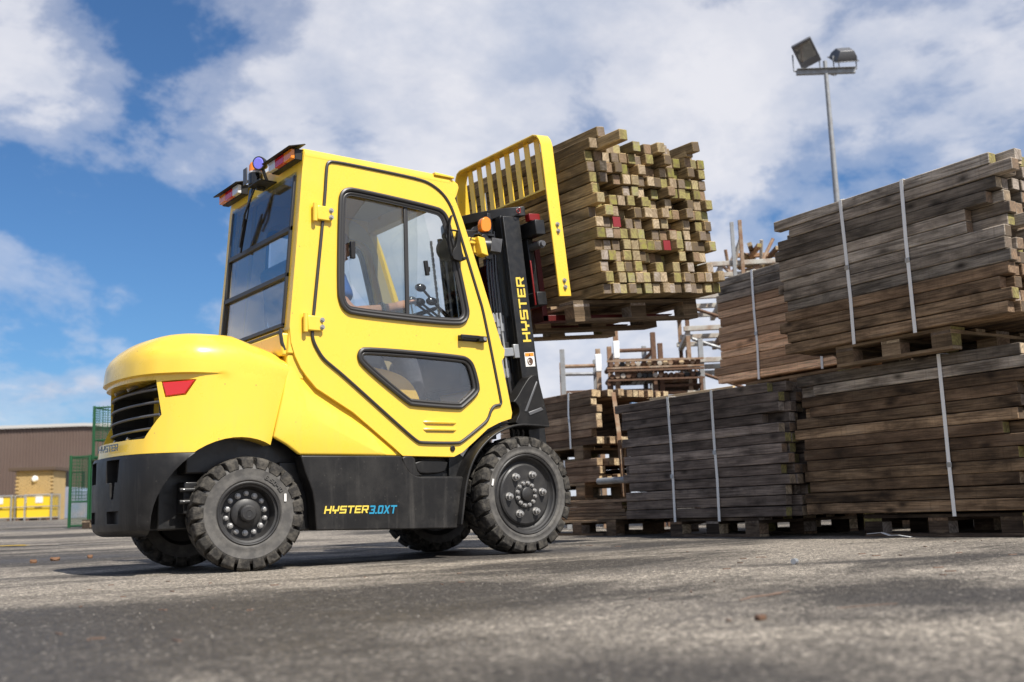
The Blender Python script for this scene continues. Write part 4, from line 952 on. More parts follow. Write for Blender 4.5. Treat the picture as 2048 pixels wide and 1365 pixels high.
mb = MB(); mb.tube([c0-d_*.050, c0-d_*.030, c0, c0+d_*.025, c0+d_*.030], [.014, .032, .040, .042, .040], 24); mb.tube([c0-d_*.02+Vector((0, 0, -.03)), V3(.22, -.06, 2.22)], .010, 8); bl = obj('spot_light', mb, 'black_gloss', FL, smooth=40)
mb = MB(); mb.tube([c0+d_*.0295, c0+d_*.033], [.034, .030], 24); obj('spot_lens', mb, 'blue_lens', bl, smooth=40)
# rear wiper
mb = MB(); mb.tube([(.265, -.02, 2.21), (.235, -.02, 2.20), (.21, .06, 2.06), (.215, .10, 1.99)], .007, 8); mb.cyl((.28, -.06, 2.20), (.23, -.06, 2.20), .02, 14); mb.prism([(-.01, 2.21), (.03, 2.20), (.09, 2.05), (.075, 2.03)], 0, .225, .232); wp = obj('rear_wiper', mb, 'black_gloss', FL, smooth=True)
mb = MB(); mb.box(.236, .246, -.006, .006, -.13, .13, M=Mt(0, .14, 1.975) @ Matrix.Rotation(R(24), 4, 'X')); mb.box(.222, .232, -.010, .010, -.10, .10, M=Mt(0, .135, 1.975) @ Matrix.Rotation(R(24), 4, 'X')); obj('wiper_blade', mb, 'black_plastic', wp)
# near side mirror: a narrow tall black shell seen edge on
mb = MB(); mp_ = [(1.275,2.045),(1.262,2.02),(1.250,1.96),(1.248,1.89),(1.256,1.82),(1.272,1.785)]
mb.ribbon(chaikin(mp_, 1, False), 1, -.585, -.558, -.010); mi = obj('side_mirror', mb, 'black_plastic', FL, bevel=.005)
mb = MB(); mb.ribbon([(x-.004, z) for x, z in chaikin(mp_, 1, False)[1:-1]], 1, -.583, -.561, .002); obj('mirror_glass', mb, 'mirror', mi)
mb = MB(); mb.prism(chaikin([(1.26,1.775),(1.275,1.835),(1.30,1.86),(1.315,1.965),(1.325,1.965),(1.335,1.84),(1.355,1.785),(1.34,1.765)], 1), 1, -.575, -.545); mb.tube([(1.32, -.57, 1.955), (1.26, -.57, 1.955)], .006, 8); mb.cyl((1.350, -.53, 1.785), (1.350, -.585, 1.785), .011, 10); obj('mirror_arm', mb, 'black_plastic', mi, bevel=.005)
# indicator, work light on the mast side
mb = MB(); mb.box(1.635, 1.662, -.44, -.40, 2.02, 2.15); mb.box(1.55, 1.68, -.45, -.40, 1.995, 2.012); lbk = obj('lamp_bracket', mb, 'black_metal', FL, bevel=.003)
mb = MB(); mb.prism(chaikin([(1.575,2.01),(1.635,2.02),(1.645,2.07),(1.635,2.105),(1.60,2.115),(1.570,2.09),(1.562,2.04)], 1), 1, -.47, -.425); obj('indicator_lamp', mb, 'amber_lens', lbk, bevel=.008)
mb = MB(); mb.prism(chaikin([(1.42,2.02),(1.60,2.04),(1.62,2.0),(1.60,1.955),(1.44,1.965)], 1), 1, -.41, -.34); obj('lamp_shroud', mb, 'black_plastic', lbk, bevel=.01)
mb = MB(); mb.box(1.47, 1.535, -.46, -.42, 1.925, 1.965); mb.box(1.515, 1.55, -.45, -.41, 1.87, 1.96); mb.prism([(1.52,1.97),(1.575,1.965),(1.60,1.85),(1.545,1.86)], 1, -.49, -.42); wb_ = obj('work_light_bracket', mb, 'yellow_paint', FL, bevel=.005)
mb = MB(); mb.prism(chaikin([(1.56,1.99),(1.60,2.0),(1.625,1.98),(1.66,1.86),(1.645,1.835),(1.58,1.84)], 1), 1, -.465, -.455); mb.lathe([(0, -.035), (.05, -.035), (.055, .03), (0, .04)], 24, M=Mt(1.62, -.44, 1.925) @ Matrix.Rotation(R(60), 4, 'Z')); wl_ = obj('work_light', mb, 'black_metal', wb_, bevel=.004)
for k in range(9):
    mb = MB(); mb.box(-.033, .033, -.0025, .0025, -.045, .045, M=Mt(1.625+.009*k, -.47, 1.925) @ Matrix.Rotation(R(10), 4, 'Y') @ Matrix.Rotation(R(80), 4, 'Z')); obj('cooling_fin', mb, 'grey_metal', wl_, bevel=.001)
mb = MB(); mb.tube(dense([(1.475, -.47, 1.945), (1.49, -.48, 1.975), (1.53, -.49, 1.985), (1.57, -.47, 1.975)]), .004, 6); obj('cable', mb, 'black_gloss', wb_, smooth=True)
# far-side mirror and lamp seen through the windscreen
mb = MB(); mb.box(1.44, 1.465, .56, .66, 1.86, 2.03); mb.tube([(1.42, .50, 1.90), (1.45, .60, 1.90)], .008, 8); obj('side_mirror', mb, 'black_plastic', FL, bevel=.01)
mb = MB(); mb.lathe([(0, -.04), (.05, -.04), (.045, .03), (0, .04)], 20, M=Mt(1.50, .48, 1.64)); obj('work_light', mb, 'black_metal', FL, bevel=.004)
mb = MB(); mb.tube([(1.56, .46, 1.74), (1.56, .40, 1.74), (1.60, .40, 1.52), (1.60, .47, 1.50)], .006, 8); obj('lamp_guard', mb, 'black_metal', FL, smooth=True)

# ------------------------------------------------------------------ driver
def skin_obj(name, joints, edges, m, parent=None, sub=2):
    me = bpy.data.meshes.new(name); me.from_pydata([j[0] for j in joints], edges, [])
    o = bpy.data.objects.new(name, me); COL.objects.link(o)
    if parent: o.parent = parent
    sk = o.modifiers.new('skin', 'SKIN'); sk.use_smooth_shade = True
    for i, j in enumerate(joints):
        r = j[1]; r = (r, r) if isinstance(r, (int, float)) else r
        me.skin_vertices[0].data[i].radius = r
    me.skin_vertices[0].data[0].use_root = True
    s_ = o.modifiers.new('sub', 'SUBSURF'); s_.levels = sub; s_.render_levels = sub
    bpy.context.view_layer.update()
    nm = bpy.data.meshes.new_from_object(o.evaluated_get(bpy.context.evaluated_depsgraph_get())); nm.name = name
    o.modifiers.clear(); o.data = nm; nm.materials.clear(); nm.materials.append(MAT[m])
    for p in nm.polygons: p.use_smooth = True
    return o
DRV = thing('person', 'seated driver in blue shirt and dark trousers with one hand on the levers', 'person', loc=(0, 0, 0))
J = [((.66,0,1.30),(.15,.12)), ((.67,0,1.42),(.14,.11)), ((.68,0,1.56),(.16,.12)), ((.69,0,1.66),(.15,.10)), ((.73,0,1.74),.055), ((.76,0,1.80),.055), ((.785,0,1.87),(.075,.088)), ((.785,0,1.95),(.072,.088)), ((.785,0,2.0),.05),
     ((.68,-.18,1.66),.060), ((.66,-.27,1.52),.048), ((.72,-.31,1.44),.042), ((.90,-.29,1.47),.040), ((1.05,-.26,1.515),.028), ((1.10,-.25,1.53),(.034,.022)), ((1.15,-.25,1.545),(.034,.018)),
     ((.68,.18,1.66),.060), ((.70,.27,1.50),.048), ((.80,.29,1.42),.042), ((1.00,.24,1.50),.036), ((1.16,.17,1.56),.028), ((1.20,.17,1.57),(.03,.02)),
     ((.70,-.12,1.30),.09), ((.95,-.16,1.30),.080), ((1.14,-.18,1.27),.066), ((1.20,-.18,1.08),.058), ((1.25,-.18,.85),.045), ((1.27,-.18,.78),.04), ((1.38,-.18,.765),.035),
     ((.70,.12,1.30),.09), ((.95,.16,1.30),.080), ((1.14,.18,1.27),.066), ((1.20,.18,1.08),.058), ((1.25,.18,.85),.045), ((1.27,.18,.78),.04), ((1.38,.18,.765),.035)]
Ed = [(0,1),(1,2),(2,3),(3,4),(4,5),(5,6),(6,7),(7,8),(3,9),(9,10),(10,11),(11,12),(12,13),(13,14),(14,15),(3,16),(16,17),(17,18),(18,19),(19,20),(20,21),(0,22),(22,23),(23,24),(24,25),(25,26),(26,27),(27,28),(0,29),(29,30),(30,31),(31,32),(32,33),(33,34),(34,35)]
body = skin_obj('body', J, Ed, 'skin', DRV)
fing = [(-.022, .060, .0), (-.008, .070, .3), (.006, .067, .5), (.020, .055, .7)]
for sgn, hx, hy, hz in ((1, 1.165, -.25, 1.555), (1, 1.215, .17, 1.578)):
    for dy, ln, cu in fing:
        skin_obj('finger', [((hx-.02, hy+dy*.8, hz), .009), ((hx+ln*.4, hy+dy, hz+.012), .0085), ((hx+ln*.75, hy+dy, hz+.004), .0078), ((hx+ln*.95, hy+dy, hz-.018), .007)], [(0,1),(1,2),(2,3)], 'skin', DRV, 1)
    skin_obj('thumb', [((hx-.05, hy+.022, hz-.006), .011), ((hx-.015, hy+.042, hz-.004), .010), ((hx+.02, hy+.046, hz-.006), .009)], [(0,1),(1,2)], 'skin', DRV, 1)
mb = MB(); mb.ball((.862, 0, 1.885), .016, (1.2, .8, 1.4), 10); mb.ball((.775, -.078, 1.885), .02, (1, .4, 1.5), 10); mb.ball((.775, .078, 1.885), .02, (1, .4, 1.5), 10); mb.ball((.85, 0, 1.845), .014, (.7, 1.8, .5), 10); obj('face_features', mb, 'skin', DRV, smooth=True)
mb = MB(); mb.ball((.852, -.03, 1.905), .010, (1, 1, 1), 10); mb.ball((.852, .03, 1.905), .010, (1, 1, 1), 10); obj('eye', mb, 'label_white', DRV, smooth=True)
mb = MB(); mb.ball((.768, 0, 1.958), .095, (1.02, .90, .75), 24); obj('hair', mb, 'rust_dark', DRV, smooth=True)
skin_obj('shirt', [((.66,0,1.32),(.165,.135)), ((.67,0,1.42),(.155,.125)), ((.68,0,1.56),(.175,.135)), ((.69,0,1.665),(.16,.11)), ((.68,-.18,1.665),.075), ((.69,-.26,1.555),.064), ((.695,-.285,1.515),.062), ((.68,.18,1.665),.075), ((.70,.26,1.53),.064)], [(0,1),(1,2),(2,3),(3,4),(4,5),(5,6),(3,7),(7,8)], 'shirt_blue', DRV)
skin_obj('vest', [((.66,0,1.34),(.175,.145)), ((.67,0,1.42),(.165,.135)), ((.68,0,1.55),(.17,.145)), ((.69,0,1.62),(.14,.13))], [(0,1),(1,2),(2,3)], 'hivis', DRV)
skin_obj('trousers', [((.66,0,1.31),(.16,.12)), ((.72,-.12,1.29),.105), ((.95,-.17,1.29),.095), ((1.13,-.185,1.25),.085), ((1.20,-.185,1.08),.075), ((1.25,-.185,.86),.062), ((.72,.12,1.29),.105), ((.95,.17,1.29),.095), ((1.13,.185,1.25),.085), ((1.20,.185,1.08),.075), ((1.25,.185,.86),.062)], [(0,1),(1,2),(2,3),(3,4),(4,5),(0,6),(6,7),(7,8),(8,9),(9,10)], 'trousers', DRV)
mb = MB(); mb.box(1.20, 1.42, -.23, -.13, .735, .80); mb.box(1.20, 1.42, .13, .23, .735, .80); obj('boots', mb, 'seat_black', DRV, bevel=.02, seg=3)
mb = MB(); mb.tube([(.93, -.29+.045*math.sin(a), 1.475+.045*math.cos(a)) for a in th], .008, 6, True, flat=1.6); obj('wristband', mb, 'seal_rubber', DRV, smooth=True)

# ------------------------------------------------------------------ the lifted load
ML = MST @ Mt(.795, .21, 1.225)
pack('mossy weathered timber pack held high on the forklift forks', ML, 13, 15, 'wood_load', length=1.74, full=True, jit=.013, big=.16, straps=[(.30, -.02)], top=0, gaps=.30)
LP = bpy.data.objects[[o.name for o in bpy.data.objects if o.get('label', '').startswith('mossy')][0]]
# loose timbers on the top layer and paint marked ends
tops = [(0, -.03), (1, -.24), (3, .05), (4, .05), (5, -.05), (6, .06), (7, -.02), (8, -.08), (9, -.04), (10, .02), (12, -.05), (13, .03)]
for c, y in tops:
    o = objm('timber', tmesh('wood_load', 1.74), LP); o.location = (SEC/2+c*PITCH, y, 13*PITCH+SEC/2); o.rotation_euler = (0, random.uniform(-.03, .03), random.uniform(-.02, .02))
for c, y in ((1, -.04), (11.9, -.12)):
    o = objm('timber', tmesh('wood_load', 1.74), LP); o.location = (SEC/2+c*PITCH, y, 13*PITCH+SEC/2+(PITCH*1.05 if c == 1 else .02)); o.rotation_euler = (0, random.uniform(-.1, .1), random.uniform(-.04, .04))
for c, r in ((2, 6), (9, 5), (8, 4)):
    mb = MB(); mb.box(c*PITCH+.002, c*PITCH+SEC-.002, -.880, -.874, r*PITCH+.002, r*PITCH+SEC-.002); obj('paint_mark', mb, 'wood_redend', LP)
pallet('pallet on the forks under the lifted timber pack', MST @ Mt(1.27, .02, 1.072), None, W=1.0)

# ------------------------------------------------------------------ lamp post
t = thing('floodlight_mast', 'tall galvanised floodlight pole with two lamps behind the timber stacks', 'light pole', loc=(15.97, 6.93, gz(6.93)))
zg = gz(6.93)
mb = MB(); mb.tube([(0, 0, 0), (0, 0, 6.4), (0, 0, 9.35)], [.080, .060, .042], 16); obj('pole', mb, 'galvanised', t, smooth=30)
Md = Mt(0, 0, 9.0-.0) @ Matrix.Rotation(R(-37), 4, 'Z')
mb = MB(); mb.box(-.62, .62, -.04, .04, .06, .16, M=Md); mb.box(-.62, .62, -.10, .10, .16, .17, M=Md); obj('crossarm', mb, 'galvanised', t, bevel=.006)
Mh = Md @ Mt(-.40, -.06, .52) @ Matrix.Rotation(R(-20), 4, 'Y') @ Matrix.Rotation(R(-25), 4, 'Z') @ Matrix.Rotation(R(24), 4, 'X') @ Matrix.Scale(.90, 4)
mb = MB(); mb.prism([(-.24,-.30),(.24,-.30),(.24,.30),(-.24,.30)], 1, -.10, .10, [[(-.19,-.15),(.19,-.15),(.19,.25),(-.19,.25)]], M=Mh); mb.box(-.22, .22, .0, .14, -.28, .28, M=Mh); fh = obj('floodlight', mb, 'grey_metal', t, bevel=.012)
mb = MB(); mb.box(-.19, .19, -.085, -.075, -.15, .25, M=Mh); obj('lamp_glass', mb, 'glass_rear', fh); mb = MB(); mb.box(-.19, .19, -.03, -.02, -.15, .25, M=Mh); obj('reflector', mb, 'zinc', fh)
mb = MB(); mb.tube([(-.28, 0, -.02), (-.28, 0, -.38), (.28, 0, -.38), (.28, 0, -.02)], .018, 6, M=Md @ Mt(-.40, -.02, .52)); obj('yoke', mb, 'galvanised', fh)
Mh = Md @ Mt(.42, .0, .46) @ Matrix.Rotation(R(180), 4, 'Z') @ Matrix.Rotation(R(50), 4, 'X') @ Matrix.Rotation(R(8), 4, 'Y') @ Matrix.Scale(.88, 4)
mb = MB(); mb.loft([[( -.26, -.08, -.2), (.26, -.08, -.2), (.26, -.08, .26), (-.26, -.08, .26)], [(-.24, .02, -.19), (.24, .02, -.19), (.24, .02, .24), (-.24, .02, .24)], [(-.17, .15, -.12), (.17, .15, -.12), (.17, .15, .15), (-.17, .15, .15)]]); mb.box(-.30, .30, -.10, -.08, -.22, .30)
bmesh.ops.transform(mb.bm, matrix=Mh, verts=mb.bm.verts[:]); fh = obj('floodlight', mb, 'grey_metal', t, bevel=.012)
mb = MB(); mb.tube([(-.24, 0, 0), (-.24, 0, -.30), (.24, 0, -.30), (.24, 0, 0)], .018, 6, M=Md @ Mt(.42, 0, .46)); obj('yoke', mb, 'galvanised', fh)
mb = MB(); mb.tube(dense([(.1, 0, 9.10), (.2, -.08, 9.05), (.35, -.08, 9.2), (.42, -.05, 9.42)]), .012, 6); obj('cable', mb, 'white_paint', t, smooth=True)

# ------------------------------------------------------------------ racks and stillages behind the stacks
def stillage(label, M, W, D, H, rails, m, tubes=0, caps=None, group='steel post pallets behind the timber stacks', tubemat='rust'):
    t = thing('post_pallet', label, 'post pallet', M=M, group=group)
    for i, (x, y) in enumerate(((0, 0), (D, 0), (D, W), (0, W))):
        mb = MB(); mb.box(x-.03, x+.03, y-.03, y+.03, 0, H+random.uniform(-.06, .06)); obj('post', mb, m[i % len(m)], t, bevel=.004)
        if caps and caps[i]: mb = MB(); mb.box(x-.038, x+.038, y-.038, y+.038, H-.30, H-.08); obj('post_wrap', mb, 'strap_white', t, bevel=.01)
    for z in rails:
        for (a, b) in (((0, 0), (0, W)), ((D, 0), (D, W)), ((0, 0), (D, 0)), ((0, W), (D, W))):
            mb = MB(); mb.tube([(a[0], a[1], z+random.uniform(-.01, .01)), (b[0], b[1], z)], .024, 8); obj('rail', mb, random.choice(m), t, smooth=True)
    k = 0
    for z in (rails[0]-.55, rails[0]-.30):
        mb = MB(); mb.box(-.02, D+.02, -.02, W+.02, z-.03, z); obj('tray', mb, 'rust_dark', t)
        for j in range(tubes):
            mb = MB(); y0 = .06+j*(W-.1)/max(1, tubes); zz2 = z+.03+random.uniform(0, .05)
            mb.cyl((.03, y0, zz2), (D*random.uniform(.8, 1.02), y0, zz2), .03, 10); obj('stored_tube', mb, random.choice([tubemat, 'rust_dark', 'white_paint', 'rust']), t, smooth=30)
    return t
stillage('grey post pallet with a diagonal top rail, leftmost behind the far timber pack', Mt(6.06, 4.16, gz(4.2)) @ Matrix.Rotation(R(-39), 4, 'Z'), .8, .44, 2.20, (1.98,), ['galvanised', 'rust'], 0, (0, 1, 0, 0))
stillage('brown post pallet with taped posts, between the grey one and the tall rack', Mt(6.58, 3.74, gz(3.7)) @ Matrix.Rotation(R(-37), 4, 'Z'), .9, .46, 2.36, (2.16,), ['rust', 'rust_dark', 'galvanised', 'rust'], 7, (1, 0, 0, 0))
stillage('rusty post pallet with stored tubes, next to the tall white rack', Mt(7.02, 3.42, gz(3.4)) @ Matrix.Rotation(R(-37), 4, 'Z'), .9, .50, 2.22, (2.02, 1.62), ['rust_dark', 'galvanised'], 8)
# tall rack of stacked pale steel frames
t = thing('frame_stack', 'tall stack of pale rust stained steel frames behind the orange brown pack', 'steel frame stack', M=Mt(7.30, 3.20, 0) @ Matrix.Rotation(R(-42), 4, 'Z'))
for k in range(8):
    z = .35+.40*k
    for x in (0, .45, .9, 1.35, 1.8):
        mb = MB(); mb.box(x-.03, x+.03, 0, 1.3, z-.035, z+.025); obj('cross_beam', mb, 'white_paint' if (k+int(x*3)) % 3 else 'rust', t, bevel=.004)
    for y in (0, .65, 1.3):
        mb = MB(); mb.box(-.05, 1.9, y-.03, y+.03, z+.026, z+.085); obj('long_beam', mb, 'white_paint', t, bevel=.004)
    if k < 7:
        for x in (0, 1.8):
            for y in (0.02, 1.28):
                mb = MB(); mb.box(x-.025, x+.025, y-.025, y+.025, z+.086, z+.364); obj('stub_post', mb, random.choice(['rust_dark', 'galvanised', 'rust']), t)
        for xa in (.05, 1.0): mb = MB(); mb.tube([(xa, .02, z+.33), (xa+.58, .02, z+.10)], .022, 6); obj('brace', mb, 'rust_dark' if k % 2 else 'galvanised', t)
for (x, y, h) in ((.62, -.04, 3.72), (.72, -.04, 3.74)):
    mb = MB(); mb.box(x-.022, x+.022, y-.03, y+.02, 2.2, h); obj('upright', mb, 'galvanised' if x < .7 else 'rust', t, bevel=.003)
for k in range(12):
    x = random.uniform(.6, 1.9); y = random.uniform(.1, 1.2); mb = MB(); mb.tube([(x, y, 3.26), (x+random.uniform(-.2, .2), y+random.uniform(-.15, .15), 3.30+random.uniform(0, .32))], .022, 7); obj('coupler', mb, random.choice(['rust', 'white_paint', 'rust']), t)
mb = MB(); mb.box(2.25, 2.30, -.02, .03, 0, 3.92); mb.tube([(2.27, 0, 3.7), (2.5, .1, 3.55)], .03, 7); obj('upright', mb, 'rust', t, bevel=.003)
for k in range(16):
    o = objm('plank', tmesh(random.choice(['wood_rear', 'wood_load', 'wood_fresh']), 1.3), t); o.location = (random.uniform(.9, 1.75), .65+random.uniform(-.15, .15), 3.30+.06*(k//5)); o.rotation_euler = (random.uniform(-.12, .12), random.uniform(-.3, .3), random.uniform(-.35, .35)+(1.57 if k % 4 == 0 else 0)); o.scale = (.8, .8, .7)
t = thing('tube_bundle', 'bundle of dark and rusty tube ends between two bars below the raised load', 'tube bundle', M=Mt(6.42, 3.72, 0) @ Matrix.Rotation(R(-37), 4, 'Z'))
for r in range(2):
    for k in range(17):
        mb = MB(); mb.tube([(0, 0, 0), (0, .7, 0)], .030, 10); o = obj('tube', mb, random.choice(['rust_dark', 'rust', 'black_metal', 'pale_timber', 'rust_dark', 'white_paint']), t, smooth=30); o.location = (.04+k*.066, random.uniform(-.04, .04), 1.83+r*.15)
    for z in (1.765+r*.15, 1.88+r*.12): 
        mb = MB(); mb.box(-.02, 1.16, -.05, -.02, z, z+.022); obj('bar', mb, 'rust' if r else 'rust_dark', t)
for x in (0, .57, 1.13):
    mb = MB(); mb.box(x-.02, x+.02, .02, .08, 0, 1.8); obj('leg', mb, 'rust_dark', t)
# leaning orange ratchet strap and pipe by the far pile
mb = MB(); mb.ribbon([(0, 0), (.03, .35), (.05, .62), (.12, 1.0)], 0, -.022, .022, .004); o = obj('ratchet_strap', mb, 'rust', M=Mt(4.62, 1.62, .35) @ Matrix.Rotation(R(-15), 4, 'Z')); tag(o, 'orange strap hanging upright before the pale timber ends', 'strap')
mb = MB(); mb.cyl((0, -.28, 0), (0, .25, 0), .03, 12); o = obj('scaffold_tube', mb, 'galvanised', M=SM(4.28, 1.83, .50)); tag(o, 'short bright galvanised tube lying level behind the orange strap', 'tube')

# ------------------------------------------------------------------ far left: warehouse, hut, crates, cages
def warehouse():
    t = thing('warehouse', 'large brown clad warehouse with low pitched roof at the far left', 'warehouse', loc=(0, 0, 0))
    # gable wall facing the yard; ribs are real
    A = Vector((-12, 105, 0)); u = Vector((.93, -.37, 0)).normalized(); nrm = Vector((-u.y, u.x, 0))
    Lg = 75; zr = lambda s: 7.95 + (.95*(1-abs(s-38)/38)); b = MB(); n = 300; step = Lg/n
    rows = [[], []]
    for i in range(n+1):
        for (ds, dep) in ((0, 0), (step*.35, 0), (step*.5, .06), (step*.85, .06)):
            s = i*step+ds; p = A+u*s+nrm*dep; rows[0].append((p.x, p.y, .6)); rows[1].append((p.x, p.y, zr(s)))
    b.loft(rows, False, False, False); obj('wall', b, 'cladding', t)
    b = MB(); pr = []
    for s in (0, 38, Lg):
        p = A+u*s-nrm*.25; q_ = A+u*s+nrm*60; pr.append([(p.x, p.y, zr(s)-.02), (q_.x, q_.y, zr(s)-.02), (q_.x, q_.y, zr(s)+.25), (p.x, p.y, zr(s)+.25)])
    b.loft(pr); obj('roof', b, 'roof_light', t)
    b = MB(); pr = []
    for s in (Lg,):
        p = A+u*s; q_ = A+u*s+nrm*60; b.box(0, 60, -.2, 0, .6, zr(s)-.05, M=basis((p.x, p.y, 0), nrm, -u, (0, 0, 1)))
    obj('side_wall', b, 'cladding', t)
warehouse()
# brick hut
h0 = Mt(7.55, 40.75, gz(41)-.02) @ Matrix.Rotation(R(-35), 4, 'Z')
t = thing('brick_hut', 'small buff brick hut with dark flat roof and round lamp, behind the yellow bins', 'hut', M=h0)
mb = MB(); mb.box(-.04, 1.42, .06, 1.4, 0, 2.0); obj('core_wall', mb, 'brick_buff', t)
bm_ = MB(); bm_.box(-.105, .105, -.05, .05, -.0325, .0325); me = bpy.data.meshes.new('brick'); bmesh.ops.recalc_face_normals(bm_.bm, faces=bm_.bm.faces); bm_.bm.to_mesh(me); bm_.bm.free(); me.materials.append(MAT['brick_buff'])
bms = MB()
for r in range(26):
    for c in range(7):
        x = .07+c*.2125+(.106 if r % 2 else 0)
        if x > 1.40: continue
        bms.box(x-.1, x+.1, .02, .12, .04+r*.076, .04+r*.076+.064)
    for c in range(6): bms.box(-.085, .01, .16+c*.2125+(.1 if r % 2 else 0)-.1, .16+c*.2125+(.1 if r % 2 else 0)+.1, .04+r*.076, .04+r*.076+.064)
o = obj('brickwork', bms, 'brick_buff', t); o['kind'] = 'stuff'
mb = MB(); mb.box(-.30, 1.56, -.12, 1.6, 2.0, 2.14); obj('roof', mb, 'dark_wood', t, bevel=.01)
mb = MB(); mb.lathe([(0, -.08), (.09, -.07), (.13, -.02), (.13, .02)], 24, M=Mt(.72, .0, 1.66)); obj('bulkhead_lamp', mb, 'label_white', t, smooth=40)
h1 = Mt(5.75, 42.6, gz(42)) @ Matrix.Rotation(R(-35), 4, 'Z')
t = thing('shed', 'weathered grey green shed with a lead coloured roof at the left edge', 'shed', M=h1)
mb = MB(); mb.box(-.9, .9, 0, 1.5, 0, 1.9); obj('wall', mb, 'galvanised', t); mb = MB(); mb.prism([(-1.0, 1.9), (1.0, 1.9), (.75, 2.05), (-.75, 2.15)], 1, -.1, 1.6); obj('roof', mb, 'rust_dark', t)
mb = MB(); mb.box(.3, .7, .3, .8, 2.1, 2.35); obj('vent_box', mb, 'black_metal', t)
# mesh sided bins with yellow sheets
def bin_(label, M):
    t = thing('mesh_bin', label, 'mesh bin', M=M, group='yellow mesh bins in front of the brick hut')
    for x, y in ((0, 0), (1.0, 0), (1.0, .8), (0, .8)):
        mb = MB(); mb.box(x-.025, x+.025, y-.025, y+.025, 0, 1.0); obj('post', mb, 'zinc', t)
    mb = MB(); mb.box(.05, .95, .05, .75, .10, .52); obj('load_lower', mb, 'bin_yellow', t, bevel=.01)
    mb = MB(); mb.box(.04, .96, .04, .76, .535, .90); obj('load_upper', mb, 'bin_yellow', t, bevel=.01)
    mb = MB(); mb.box(.38, .66, .026, .034, .66, .92); obj('paper', mb, 'label_white', t)
    mb = MB(); mb.box(.36, .64, .026, .034, .46, .50); obj('handle', mb, 'line_yellow', t)
    for z in (.10, .52, .98):
        mb = MB(); mb.tube([(0, 0, z), (1, 0, z), (1, .8, z), (0, .8, z)], .018, 6, True); obj('frame', mb, 'zinc', t)
    for (x0) in (0.1, .9):
        mb = MB(); mb.box(x0-.06, x0+.06, .0, .8, 0, .08); obj('foot', mb, 'rust_dark', t)
    mb = MB()
    for k in range(9): mb.box(-.004, .004, .08*k+.05, .08*k+.056, .1, .98); mb.box(.996, 1.004, .08*k+.05, .08*k+.056, .1, .98)
    o = obj('wire_mesh', mb, 'grey_metal', t); o['kind'] = 'stuff'
    return t
bm1 = bin_('yellow mesh bin cut by the left edge of the picture', Mt(6.35, 40.3, gz(40.2)) @ Matrix.Rotation(R(-35), 4, 'Z'))
bin_('yellow mesh bin on the right, before the grey ramp', Mt(7.35, 38.25, gz(38.2)) @ Matrix.Rotation(R(-35), 4, 'Z'))
bin_('yellow mesh bin half hidden between the two others', Mt(7.35, 39.95, gz(39.7)) @ Matrix.Rotation(R(-35), 4, 'Z'))
# ramp sheet
mb = MB(); mb.prism([(0, 0), (6.2, 0), (.4, 1.35), (0, 1.35)], 1, 0, 3.2); o = obj('loading_ramp', mb, 'blue_sheet', M=Mt(9.65, 42.9, gz(43)) @ Matrix.Rotation(R(-38), 4, 'Z'), bevel=.02); tag(o, 'pale blue grey sloping ramp behind the right yellow bin', 'ramp')
# distant parked lift truck and yellow machines
def far_truck(label, M, mast=True):
    t = thing('parked_lift_truck', label, 'forklift', M=M, group='parked lift trucks by the warehouse')
    mb = MB(); mb.box(0, 1.7, 0, 1.0, .3, 1.0); obj('body', mb, 'yellow_bright', t, bevel=.08, seg=3)
    mb = MB(); mb.box(-.3, .1, .05, .95, .3, 1.25); obj('counterweight', mb, 'black_metal', t, bevel=.05)
    mb = MB()
    for y in (.12, .88):
        mb.box(1.75, 1.88, y-.05, y+.05, .1, 2.35)
    mb.box(1.76, 1.87, .1, .9, 2.25, 2.33); mb.box(1.76, 1.87, .1, .9, 1.2, 1.28); obj('mast', mb, 'black_metal', t)
    mb = MB()
    for x, y in ((.25, .08), (.25, .92), (1.4, .08), (1.4, .92)): mb.lathe([(0, -.09), (.28, -.09), (.3, 0), (.28, .09), (0, .09)], 24, M=Mt(x, y, .3))
    obj('wheels', mb, 'rubber', t)
far_truck('black masted parked lift truck before the brown warehouse', Mt(10.3, 47.9, gz(48)) @ Matrix.Rotation(R(40), 4, 'Z'))
far_truck('second parked lift truck, right of the first at the warehouse', Mt(11.6, 49.3, gz(49)) @ Matrix.Rotation(R(45), 4, 'Z'))
# green mesh stillages
def cage(label, M, W, D, H, group):
    t = thing('mesh_cage', label, 'mesh cage', M=M, group=group)
    for x, y in ((0, 0), (W, 0), (W, D), (0, D)):
        mb = MB(); mb.box(x-.02, x+.02, y-.02, y+.02, 0, H); obj('post', mb, 'mesh_green', t, bevel=.004)
    for z in (.04, H-.03, H*.36):
        mb = MB(); mb.tube([(0, 0, z), (W, 0, z), (W, D, z), (0, D, z)], .015, 6, True); obj('frame', mb, 'mesh_green', t)
    mb = MB(); n = 12
    for k in range(n):
        for y in (0, D): mb.box(W*k/n-.003, W*k/n+.003, y-.003, y+.003, H*.02, H)
        for x in (0, W): mb.box(x-.003, x+.003, D*k/n-.003, D*k/n+.003, H*.36, H)
    for k in range(14):
        z = H*.36+(H*.64)*k/14
        for y in (0, D): mb.box(0, W, y-.003, y+.003, z-.003, z+.003)
        for x in (0, W): mb.box(x-.003, x+.003, 0, D, z-.003, z+.003)
    o = obj('wire_mesh', mb, 'mesh_green', t); o['kind'] = 'stuff'
    return t
CG = 'green mesh cages behind the counterweight'
RC = Matrix.Rotation(R(-48), 4, 'Z')
cage('narrow green mesh cage on the ground, leftmost of the green cages', Mt(2.63, 13.27, gz(13)) @ RC, .36, 1.0, 1.23, CG)
cage('green mesh cage on the ground nearest the bumper', Mt(2.91, 12.96, gz(13)) @ RC, 1.0, 1.0, .98, CG)
